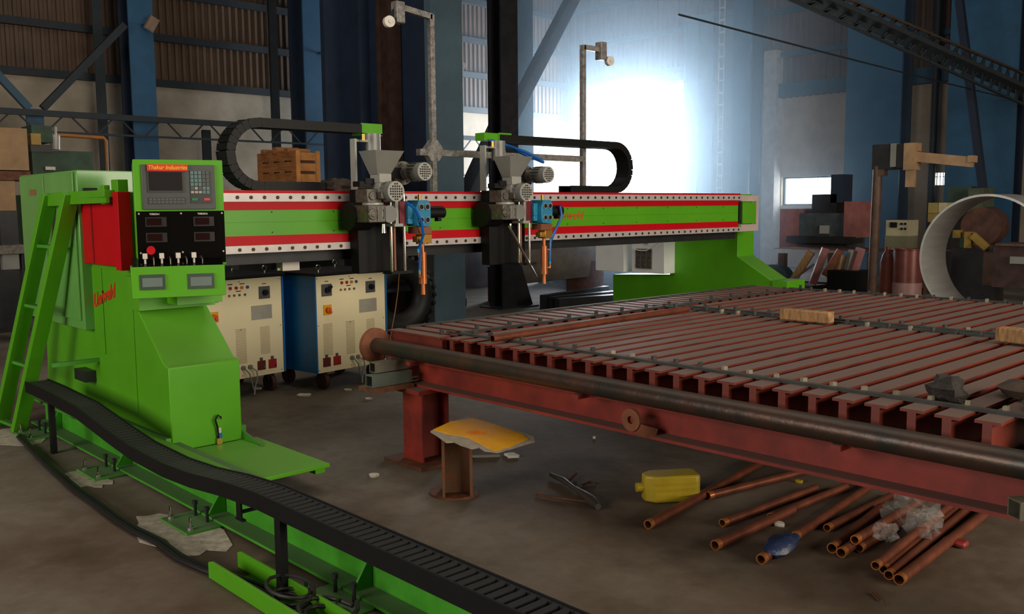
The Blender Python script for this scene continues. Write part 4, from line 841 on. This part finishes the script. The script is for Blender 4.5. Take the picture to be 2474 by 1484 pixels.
wr_ = az(.04, 1890, 1318); put('blue_wrap', MB(Matrix.Translation((wr_.x, wr_.y, .042)) @ Matrix.Rotation(.05, 4, 'Z')).lump((0, 0, 0), .12, .055, .042, 8, 12, 7, .18), mat('blue_plastic_wrap', (0.03, 0.05, 0.13), .4, var=.3, bump=.5), None, 'blue plastic wrap around the short copper stub', 'wrap')
def bag(px, py, s_, lb, seed):
    p = az(.09, px, py); put('plastic_bag', MB().lump(p, s_, s_*1.1, s_*.75, seed, 14, 9, .42), CLEAR, None, lb, 'bag')
bag(2200, 1235, .10, 'large crumpled clear plastic bag on the copper pipes', 4); bag(2142, 1285, .045, 'small clear plastic scrap on the copper pipes', 5); bag(2235, 1268, .07, 'loose clear plastic film between the two pipe bundles', 9)
p = az(.02, 2308, 1308); put('red_scrap', MB(Matrix.Translation(p)).box(-.03, .03, -.05, .05, -.018, .01), mat('red_scrap', (.30, .03, .02), .5), None, 'small red scrap right of the copper pipes', 'scrap', bevel=.01)
# yellow bottle
M = Matrix.Translation((3.72, 2.80, .072)) @ Matrix.Rotation(R(-35), 4, 'Z')
bt = thing('yellow_bottle', (3.72, 2.8, 0), 'yellow plastic jerrycan lying on its side under the table', 'bottle')
put('bottle_body', MB(M).prism([(-.14, -.03), (-.09, -.07), (.13, -.07), (.145, -.055), (.145, .055), (.13, .07), (-.09, .07), (-.14, .03)], 2, 0, 1, -.068, .068), YPLA, bt, bevel=.014)
put('cap', MB(M).cyl((-.175, 0, 0), (-.138, 0, 0), .024, 14), YPLA, bt)
rb = MB(M)
for z in (-.03, .0, .03): rb.bar((-.10, -.072, z), (.12, -.072, z), .006, .008, (0, 1, 0))
put('ribs', rb, YPLA, bt)
# scraps of white stuff
for i, (px, py, s_, lb) in enumerate(((902, 1147, .028, 'white scrap alone on the dark floor left of the table leg'), (1237, 1099, .045, 'white crumpled scrap under the yellow sheet'), (733, 954, .055, 'white foam piece in front of the castors'), (890, 963, .03, 'white scrap below the pipe flange'), (840, 941, .03, 'thin white scrap by the right castor'), (888, 938, .025, 'small white scrap under the right power source'), (780, 935, .03, 'grey scrap between the power sources'), (1930, 1162, .02, 'small yellow scrap under the table beam'), (1883, 1264, .03, 'white bean-shaped scrap among the copper pipes'), (1436, 1056, .012, 'tiny white crumb at the table shade'), (622, 936, .05, 'white slab under the left power source cables'))):
    p = az(.012, px, py); rnd = random.Random(i); pts = [(p.x+math.cos(2*PI*k/9)*s_*rnd.uniform(.6, 1.2), p.y+math.sin(2*PI*k/9)*s_*rnd.uniform(.7, 1.4)) for k in range(9)]
    put('scrap_piece', MB().prism(pts, 2, 0, 1, .0, .016), SCRAPW if i != 7 else YPLA, None, lb, 'scrap', 'white scraps on the floor', bevel=.003)
# broken tool / bottle brush debris
t = thing('debris', tuple(az(0, 1390, 1180)), 'dark green and brown stick debris on the floor beside the stand', 'debris')
pp = [az(.02, *q_) for q_ in ((1330, 1147), (1360, 1160), (1385, 1178), (1410, 1195), (1432, 1212), (1445, 1225))]
put('stick', MB().tube(pp, [.010, .016, .012, .022, .030, .016], 10), mat('debris_green', (.035, .05, .03), .5, var=.4, col2=(.06, .03, .03), scale=20), t)
put('twig', MB().tube([az(.02, 1372, 1163), az(.02, 1392, 1145)], .008, 6).tube([az(.008, 1295, 1195), az(.01, 1340, 1203), az(.01, 1400, 1210), az(.01, 1440, 1216)], .006, 6).tube([az(.008, 1405, 1172), az(.01, 1425, 1165), az(.008, 1440, 1168)], .006, 6), RUST, t)
put('metal_rod', MB().cyl(az(.01, 1060, 1106), az(.01, 1208, 1102), .010, 8), PEG, None, 'short thin rod on the floor behind the H-beam stand', 'rod')
put('fine_rod', MB().cyl(az(.006, 2108, 1432), az(.006, 2130, 1452), .004, 6), RUST, None, 'tiny rusty rod on the floor, bottom right', 'rod')
# cables along the floor
def fc(pts, r_, lb): put('floor_cable', MB().tube([az(r_+.002, *p) for p in pts], r_, 8), CABLEM, None, lb, 'cable', 'black cables along the rail')
fc([(48, 1052), (80, 1085), (130, 1132), (185, 1178), (235, 1213), (285, 1250), (330, 1278), (385, 1305), (440, 1345), (500, 1372), (560, 1392), (620, 1412), (680, 1440)], .013, 'black cable lying nearest the rail feet')
fc([(44, 1056), (76, 1088), (124, 1136), (178, 1184), (228, 1219), (278, 1257), (322, 1285), (378, 1312), (432, 1352), (492, 1378), (552, 1398), (612, 1420), (670, 1452)], .013, 'black cable doubled beside the one nearest the rail feet')
fc([(120, 1130), (160, 1165), (220, 1210), (262, 1238), (285, 1262), (310, 1270), (360, 1290), (400, 1310), (432, 1348), (470, 1366), (520, 1385)], .010, 'thin black cable looping out from the cable pair')
# green channel with hoses, bottom centre-left
ch = thing('green_channel', (1.65, 3.1, 0), 'pair of green steel angles on the floor holding tangled black hoses', 'channel')
put('angle_bar', MB().prism([(3.50, .0), (3.50, .065), (3.47, .075), (2.2, .075), (2.2, .0)], 0, 1, 2, 1.570, 1.582), GREEN, ch, bevel=.002)
put('angle_bar', MB().prism([(3.52, .0), (3.52, .065), (3.49, .075), (2.2, .075), (2.2, .0)], 0, 1, 2, 1.708, 1.718), GREEN, ch, bevel=.002)
put('base_sheet', MB().box(1.582, 1.708, 2.2, 3.40, .0, .004), GREEN, ch)
put('white_marker', MB().cyl((1.745, 2.93, .0), (1.745, 2.93, .05), .004, 8), WHITE, ch)
rnd = random.Random(11)
def coil(n, c, r0, lb, cr=.008):
    pts = []
    for k in range(n*14):
        a = 2*PI*k/14; r_ = r0*(1+.18*math.sin(a*.37+n)); pts.append((c[0]+math.cos(a)*r_*.8, c[1]+math.sin(a)*r_*1.2, c[2]+.012+.02*math.sin(a*.5+1)+.0016*k))
    put('hose_coil', MB().tube(pts, cr, 8), RUBBER, None, lb, 'hose')
coil(3, (1.66, 3.0, .01), .085, 'tangled black hose coil inside the green channel', .007); coil(2, (1.67, 2.75, .03), .11, 'looser black hose loop in front of the tangled coil', .009)
# hanging orange wire, tyre
P('hanging_wire', MB().tube([ay(5.28, 965, 650), ay(5.28, 962, 700), ay(5.28, 955, 750), ay(5.28, 946, 800), ay(5.28, 942, 828)], .003, 6), mat('wire_orange', (.28, .15, .05), .5), 'thin orange wire hanging from the left torch carriage', 'wire')
ty = thing('tractor_tyre', (6.35, 8.6, 0), 'big dark treaded tyre standing behind the right power source', 'tyre')
put('tyre', MB().torus((6.35, 8.7, .47), (0, 1, .05), .34, .13, 40, 14), RUBBER, ty)
lgm = MB()
for k in range(30):
    a = 2*PI*k/30; c_ = Vector((6.35+math.cos(a)*.46, 8.7, .47+math.sin(a)*.46)); lgm.bar(c_+Vector((0, -.10, 0)), c_+Vector((math.sin(a)*.07, .02, -math.cos(a)*.07)), .04, .04, (math.cos(a), 0, math.sin(a)))
put('tread', lgm, RUBBER, ty)
# ================================================================ MID BACKGROUND
# steel rack with heap carrying the crate
rk = thing('storage_rack', (5.4, 9.9, 0), 'dark steel rack behind the beam carrying the wooden crate', 'rack')
put('deck', MB().box(4.4, 7.2, 9.0, 10.6, 1.58, 1.66), RUST, rk)
for x in (4.5, 5.8, 7.1):
    for y in (9.1, 10.5): put('upright', MB().box(x-.05, x+.05, y-.05, y+.05, 0, 1.58), DSTEEL, rk)
put('back_panel', MB().box(4.45, 7.15, 10.56, 10.58, .05, 1.57), DSTEEL, rk)
for z in (.5, 1.0): put('shelf', MB().box(4.45, 7.15, 9.05, 10.55, z-.02, z+.02), DSTEEL, rk)
def px_box(name, M_, m, par, *bx_, **k): return put(name, MB(M_).box(*bx_), m, par, **k)
cr = thing('wooden_crate', (5.2, 9.3, 1.66), 'orange-brown slatted wooden crate above the machine beam', 'crate')
cx0, cx1, cy0, cy1, cz0, cz1 = 5.30, 5.57, 9.10, 9.95, 1.66, 2.13
W2 = mat('crate_wood_lit', (0.50, 0.20, 0.04), .6, var=.25, scale=8)  # lit copy of the crate wood for the face toward the key light
put('core', MB().box(cx0+.03, cx1-.03, cy0+.03, cy1-.03, cz0, cz1-.02), mat('crate_inside', (.10, .035, .015), .8), cr)
for k in range(4):
    z = cz0+.01+k*.118
    put('plank', MB().box(cx0, cx1, cy0, cy0+.02, z, z+.085), W2, cr); put('plank', MB().box(cx0, cx0+.02, cy0+.02, cy1, z, z+.105), WOOD, cr)
for x in (cx0-.012, cx1-.03): put('batten', MB().box(x, x+.05, cy0-.015, cy0, cz0, cz1), W2, cr)
for y in (cy0-.01, cy0+.26, cy0+.50, cy1-.08): put('batten', MB().box(cx0-.015, cx0, y, y+.09, cz0, cz1), WOOD, cr)
for y, h in ((9.25, .03), (9.50, .055), (9.78, .04)): put('top_bearer', MB().box(cx0-.02, cx1, y, y+.08, cz1-.02, cz1+h), WOOD, cr)
hp_ = mat('dusty_heap', (.10, .065, .05), .9, var=.4, scale=16, bump=.8)
for i, (px, py, rx, rz, lb) in enumerate(((640, 448, .30, .07, 'dusty heap in front of the wooden crate'), (800, 446, .34, .10, 'dusty brown heap right of the wooden crate'), (720, 452, .22, .05, 'low dusty heap at the crate corner'), (855, 452, .25, .07, 'dark dusty heap by the left hopper'))):
    p = ay(9.3, px, py); put('scrap_heap', MB().lump((p.x, 9.2, 1.66+rz*.7), rx*.55, .25, rz, 20+i, 16, 9, .22), hp_, None, lb, 'heap')
# brown drum
dr = thing('steel_drum', (11.4, 13.1, 0), 'dark brown steel drum standing right of the crane column', 'drum')
DRM = mat('drum_brown', (.16, .055, .04), .35, .3, var=.3, scale=4, stretch=(1, 1, .4))
put('drum_body', MB().cyl((11.4, 13.1, .0), (11.4, 13.1, .68), .265, 32), DRM, dr); [put('rim', MB().torus((11.4, 13.1, z_), (0, 0, 1), .265, .011, 32, 6), DRM, dr) for z_ in (.68, .42, .2, .015)]
# pale sheet plates (rolled shell section) behind table
ps_ = thing('steel_shell', (10.4, 10.0, .2), 'big pale rolled steel shell lying behind the right torch', 'shell')
mb = MB(); vs = []; fs = []; n_ = 12
for i in range(n_+1):
    a = R(-25+70*i/n_); off = Vector((0, .65*(1-math.cos(a)), .65*math.sin(a)))
    for p in (Vector((9.6, 10.4, .55)), Vector((11.6, 10.1, .62))):
        vs += [p+off, p+off*1.03+Vector((0, .02, 0))]
for i in range(n_): b_ = 4*i; fs += [(b_, b_+2, b_+6, b_+4), (b_+1, b_+5, b_+7, b_+3), (b_, b_+4, b_+5, b_+1), (b_+2, b_+3, b_+7, b_+6)]
mb.add(vs, fs+[(0, 1, 3, 2), (4*n_, 4*n_+2, 4*n_+3, 4*n_+1)])
put('shell_plate', mb, mat('shell_grey', (.22, .19, .17), .45, .3, var=.2), ps_)
put('cradle', MB().box(9.7, 9.85, 10.3, 10.9, 0, .55), RUST, ps_); put('cradle', MB().box(11.3, 11.45, 10.0, 10.7, 0, .60), RUST, ps_)
for i, (x, y, sx, sy, sz, lb) in enumerate(((8.6, 10.9, .4, .3, .12, 'low dark steel offcut pile on the floor behind the crane column'), (10.3, 9.2, .9, .4, .25, 'dark steel stock under the pale shell'), (13.6, 12.1, .8, .9, .75, 'dark machine block far behind the drum, under the glaring bay'))):
    t = thing('steel_stock', (x, y, 0), lb, 'steel stock')
    for k in range(5): put('offcut', MB(Matrix.Translation((x, y, 0)) @ Matrix.Rotation(random.uniform(-.2, .2), 4, 'Z')).box(-sx, sx, -sy+k*.4*sy, -sy+k*.4*sy+.3*sy, 0, sz*random.uniform(.5, 1)), DSTEEL, t)
# left background: old green machine with orange pipe, beige panel
q = 12.0; om = thing('old_machine', (4.0, 12.2, 0), 'old dark green machine tool with a steel cylinder, behind the ladder', 'machine')
OG = mat('old_green', (.035, .085, .05), .6, var=.25)
def yb(name, p0, p1, m, par, y=q, dpt=.4):
    a, c_ = ay(y, *p0), ay(y, *p1); return put(name, MB().box(a.x, c_.x, y, y+dpt, c_.z, a.z), m, par)
yb('bed', (76, 362), (230, 470), OG, om); yb('head', (75, 302), (128, 345), OG, om, q+.1); yb('base', (80, 470), (250, 760), OG, om, q+.1, .8)
yb('motor', (74, 322), (100, 350), mat('motor_yellow', (.45, .26, .03), .5), om, q-.05, .3); yb('dark_head', (74, 348), (128, 368), DSTEEL, om, q-.02, .3)
a = ay(q, 143, 360); c_ = ay(q, 143, 325); put('steel_cylinder', MB().cyl(a+Vector((0, .15, 0)), c_+Vector((0, .15, 0)), .055, 18).cyl(c_+Vector((0, .15, 0)), ay(q, 143, 305)+Vector((0, .15, 0)), .02, 10), GREYL, om)
put('white_block', MB().box(ay(q, 106, 405).x, ay(q, 130, 405).x, q-.06, q, ay(q, 106, 411).z, ay(q, 106, 403).z), WHITE, om)
P('orange_pipe', MB().tube([ay(12.9, 118, 326), ay(12.9, 150, 327), ay(12.9, 250, 333), ay(12.9, 256, 340), ay(12.9, 260, 470), ay(12.9, 268, 773)], .025, 10), mat('orange_pipe', (.42, .17, .04), .5), 'orange gas pipe bending down beside the old green machine', 'pipe')
bp_ = thing('beige_panel', tuple(ay(11.5, 40, 700)), 'beige panel cabinet at the far left edge behind the ladder', 'cabinet')
yb('panel', (-60, 305), (71, 412), mat('beige_board', (.36, .22, .11), .7, var=.15), bp_, 11.5, .5); yb('dark_band', (-60, 412), (75, 436), RUST, bp_, 11.48, .5); yb('lower_panel', (-60, 436), (40, 510), mat('beige_board', (0, 0, 0)), bp_, 11.5, .5)
yb('plinth', (-60, 510), (60, 800), DSTEEL, bp_, 11.5, .5)
t = thing('work_bench', tuple(ay(10, 20, 620)), 'dark cluttered bench at the left edge behind the ladder rails', 'bench')
yb('bench_top', (-80, 596), (70, 612), GREYD, t, 9.5, .8); yb('clutter', (0, 545), (40, 596), DSTEEL, t, 9.6, .3); yb('drawer_unit', (5, 614), (48, 650), GREYP, t, 9.55, .4); yb('bench_leg', (-10, 612), (-2, 790), DSTEEL, t, 9.6, .1); yb('bench_leg', (55, 612), (63, 790), DSTEEL, t, 9.6, .1)
# ================================================================ RIGHT BACKGROUND
rg = thing('steel_ring', (9.8, 3.3, .33), 'large rolled steel ring standing on edge behind the table, bright ground inside', 'ring')
put('ring_band', MB().ring((9.45, 3.385, .96), (10.05, 3.385, .96), .62, .022, 72), mat('ring_steel', (.55, .54, .53), .38, .6, var=.12, scale=5, stretch=(.3, 3, 3)), rg)
put('support_block', MB().box(9.5, 10.0, 3.05, 3.2, 0, .44), RUST, rg); put('support_block', MB().box(9.5, 10.0, 3.57, 3.72, 0, .44), RUST, rg)
# post hoist with arm
ho = thing('post_hoist', (11, 5.25, 0), 'rusty post with a worn hoist head and a pale horizontal box arm', 'hoist')
def xb(name, p0, p1, m, par, x=11.0, dpt=.3, **k):
    a, c_ = ax_(x, *p0), ax_(x, *p1); return put(name, MB().box(x, x+dpt, min(a.y, c_.y), max(a.y, c_.y), min(a.z, c_.z), max(a.z, c_.z)), m, par, **k)
HR = mat('hoist_rust', (.14, .075, .05), .6, .2, var=.3); ARM = mat('arm_tan', (.42, .26, .14), .5, .1, var=.2)
put('post', MB().cyl((11.05, 5.255, 0), (11.05, 5.23, 1.95), .055, 16), HR, ho)
xb('head_block', (2108, 350), (2160, 408), DSTEEL, ho); xb('guide_plate', (2152, 347), (2164, 403), GREYP, ho, 10.97, .1); xb('guide_plate', (2168, 348), (2182, 405), DSTEEL, ho, 10.97, .1)
xb('carriage_plate', (2184, 346), (2207, 410), ARM, ho, 10.92, .2); xb('drop_leg', (2188, 408), (2205, 452), ARM, ho, 10.95, .08)
a, c_ = ax_(11, 2207, 372), ax_(11, 2346, 385); put('box_arm', MB().bar(a+Vector((.05, 0, -.03)), c_+Vector((.05, 0, -.03)), .10, .115), ARM, ho); put('arm_top', MB().bar(a+Vector((.05, 0, .035)), c_+Vector((.05, .2, .035)), .08, .012), HR, ho)
xb('end_stop', (2338, 376), (2350, 392), ARM, ho, 10.98, .14); xb('lower_bracket', (2110, 410), (2135, 425), HR, ho, 11, .1)
# far bench with old press
X_ = 13.5
bn = thing('old_press', tuple(ax_(X_, 1960, 640)), 'old dark machine with faded pink-red covers below the end wall window', 'machine')
xb('cover', (1885, 505), (1925, 600), PINK, bn, X_, .5); xb('cover', (2040, 487), (2068, 575), PINK, bn, X_-.05, .5); xb('body', (1915, 515), (2045, 602), mat('press_body', (.07, .09, .10), .6, var=.3), bn, X_+.05, .6)
xb('column', (1962, 470), (2020, 520), DSTEEL, bn, X_+.1, .4); xb('top_arm', (2008, 422), (2036, 490), BLUED, bn, X_+.1, .3); xb('slide', (1980, 545), (2000, 565), GREYL, bn, X_, .1); xb('table', (1900, 570), (2055, 590), DSTEEL, bn, X_-.2, .4)
wbn = thing('long_workbench', tuple(ax_(12.5, 2020, 700)), 'long rusty workbench cluttered below, left of the hoist post', 'bench')
xb('bench_top', (1870, 600), (2230, 612), mat('bench_red', (.20, .06, .05), .6, var=.3), wbn, 12.4, 1.0)
for p in (1880, 2000, 2095, 2220): xb('bench_leg', (p, 612), (p+12, 712), HR, wbn, 12.45, .1)
xb('shelf', (1870, 690), (2230, 696), HR, wbn, 12.45, .9)
for i, (p0, p1, m, lb) in enumerate((((1905, 608), (1950, 660), WOODP, 'leaning plank under the bench, left'), ((1965, 600), (1985, 645), PINK, 'pink curved plate under the long bench'), ((1995, 605), (2022, 625), RUSTO, 'orange rusty lump under the bench'), ((2018, 618), (2026, 660), ARM, 'tan bar under the bench'), ((2042, 605), (2052, 660), GREYP, 'grey bar under the bench'), ((2058, 600), (2070, 635), PINK, 'dull pink bar under the bench'))):
    a, c_ = ax_(12.0, *p0), ax_(12.0, *p1); put('stock_piece', MB().bar((12.0, a.y, c_.z-.25), (12.1, c_.y, a.z), .09, .10), m, None, lb, 'stock')
P('black_box', MB().box(11.8, 12.2, ax_(11.8, 2090, 0).y, ax_(11.8, 2018, 0).y, 0, ax_(11.8, 2050, 655).z), BLACK, 'low black box under the bench left of the hoist post', 'box')
P('wood_pile', MB().box(11.6, 12.3, ax_(11.6, 1955, 0).y, ax_(11.6, 1885, 0).y, 0, .35), mat('pile_brown', (.09, .065, .05), .8, var=.4), 'brown timber pile beside the far leg foot', 'pile')
P('leaning_board', MB().bar(ax_(11.4, 1872, 708), ax_(11.6, 1965, 640), .25, .03), mat('board_tan', (.20, .14, .09), .8, var=.3), 'tan board leaning behind the far leg foot', 'board')
P('reel', MB().cyl((12.3, ax_(12.3, 1865, 650).y, .30), (12.5, ax_(12.3, 1865, 650).y, .30), .3, 24), mat('reel_blue', (.06, .10, .13), .5), 'blue-grey disc reel behind the far leg foot', 'reel')
# instrument box
ib = thing('instrument_box', tuple(ax_(12.0, 2165, 585)), 'cream instrument box with a dark dial on the workbench', 'instrument')
xb('case', (2141, 532), (2195, 572), mat('case_cream', (.42, .37, .24), .6), ib, 12.5, .3); xb('dial_window', (2150, 537), (2166, 550), BLACKG, ib, 12.48, .02); xb('plinth', (2138, 570), (2190, 604), mat('case_olive', (.16, .15, .09), .6), ib, 12.45, .35)
for p in ((2178, 541), (2187, 541), (2178, 553), (2187, 553)):
    a = ax_(12.49, *p); put('button', MB().cyl((12.48, a.y, a.z), (12.5, a.y, a.z), .016, 10), BLACK, ib)
dr2 = thing('steel_drum', (11.3, 4.83, 0), 'red-brown drum with a pale label patch right of the hoist post', 'drum')
yd = ax_(11.3, 2185, 640).y; put('drum_body', MB().cyl((11.4, yd, .02), (11.4, yd, .93), .17, 28), mat('drum_red', (.20, .055, .045), .3, .2, var=.2), dr2); put('label_patch', MB().cyl((11.395, yd+.0, .35), (11.395, yd+.0, .52), .1725, 28), mat('patch_pink', (.34, .18, .17), .4), dr2)
put('rim', MB().torus((11.4, yd, .93), (0, 0, 1), .17, .01, 28, 6), mat('drum_red', (0, 0, 0)), dr2); put('rim', MB().torus((11.4, yd, .03), (0, 0, 1), .17, .01, 28, 6), mat('drum_red', (0, 0, 0)), dr2)
P('gas_cylinder', MB().tube([(11.5, ax_(11.5, 2143, 650).y, z) for z in (.0, .75, .85, .9, .95)], [.085, .085, .06, .03, .03], 18), mat('cyl_red', (.24, .05, .03), .5, var=.2), 'dull red gas cylinder between the hoist post and the drum', 'cylinder')
# yellow and green boxes, rusty reel, seen around the ring
X_ = 16.0
t = thing('parts_cabinet', tuple(ax_(X_, 2270, 560)), 'yellow and cream parts cabinet left of the large ring', 'cabinet')
xb('drawer', (2243, 490), (2267, 515), mat('drawer_yellow', (.42, .33, .10), .6), t, X_, .4); xb('drawer', (2267, 490), (2287, 513), mat('drawer_cream', (.70, .60, .34), .6), t, X_, .4); xb('drawer', (2242, 516), (2287, 537), mat('drawer_ochre', (.33, .24, .07), .6), t, X_, .4); xb('plinth', (2242, 537), (2290, 715), DSTEEL, t, X_, .4)
t = thing('green_cabinet', tuple(ax_(X_, 2300, 500)), 'dull green machine cabinet between the wall pipes', 'cabinet')
xb('body', (2288, 452), (2335, 705), mat('dull_green', (.06, .11, .075), .6, var=.2), t, 17.0, .5); xb('side', (2340, 455), (2372, 560), mat('dull_green_2', (.11, .14, .09), .6, var=.2), t, 16.6, .5)
P('rusty_reel', MB().cyl((13.5, ax_(13.5, 2395, 0).y, ax_(13.5, 2395, 548).z), (13.8, ax_(13.5, 2395, 0).y, ax_(13.5, 2395, 548).z), .27, 32).box(13.55, 13.75, ax_(13.5, 2395, 0).y-.08, ax_(13.5, 2395, 0).y+.08, 0, ax_(13.5, 2395, 580).z), mat('reel_rust', (.12, .05, .035), .6, .2, var=.3), 'big rusty reel seen through the steel ring', 'reel')
t = thing('ochre_machine', tuple(ax_(12.5, 2340, 590)), 'yellow ochre machine frame seen through the ring', 'machine'); yo = mat('ochre_frame', (.34, .21, .03), .6, var=.3)
xb('plate', (2302, 556), (2318, 575), yo, t, 12.5, .1); xb('plate', (2330, 560), (2345, 600), yo, t, 12.5, .1); a, c_ = ax_(12.5, 2350, 568), ax_(12.5, 2386, 600); put('sloping_arm', MB().bar(a, c_, .06, .09), yo, t)
xb('stand', (2300, 600), (2400, 772), DSTEEL, t, 12.6, .3)
t = thing('dark_machine', tuple(ax_(12.0, 2440, 680)), 'dark reddish machine inside the ring at the right edge', 'machine'); dm_ = mat('dark_red_machine', (.07, .03, .028), .6, .1, var=.4)
xb('body', (2400, 595), (2520, 700), dm_, t, 12.0, .5); xb('cap', (2405, 588), (2520, 597), HR, t, 11.95, .5); xb('panel', (2376, 610), (2396, 690), HR, t, 12.2, .2); xb('grey_rail', (2440, 620), (2520, 640), GREYP, t, 11.9, .08)
# ================================================================ HAZE, ADDED FOR THE BLOOM OF THE BAY
hz = bpy.data.materials.new('bloom_haze'); hz.use_nodes = True; N = hz.node_tree.nodes; N.remove(N['Principled BSDF'])
vs_ = N.new('ShaderNodeVolumeScatter'); vs_.inputs['Color'].default_value = (.62, .82, 1, 1); vs_.inputs['Density'].default_value = HAZE; vs_.inputs['Anisotropy'].default_value = .82
hz.node_tree.links.new(vs_.outputs[0], N['Material Output'].inputs['Volume'])
if HAZE > 0: put('haze', MB().box(9.8, 18.85, 7.0, 17.45, .05, ZC-.1), hz, None, 'blue-grey haze added before the glaring bay to give its bloom', 'haze', kind='stuff')
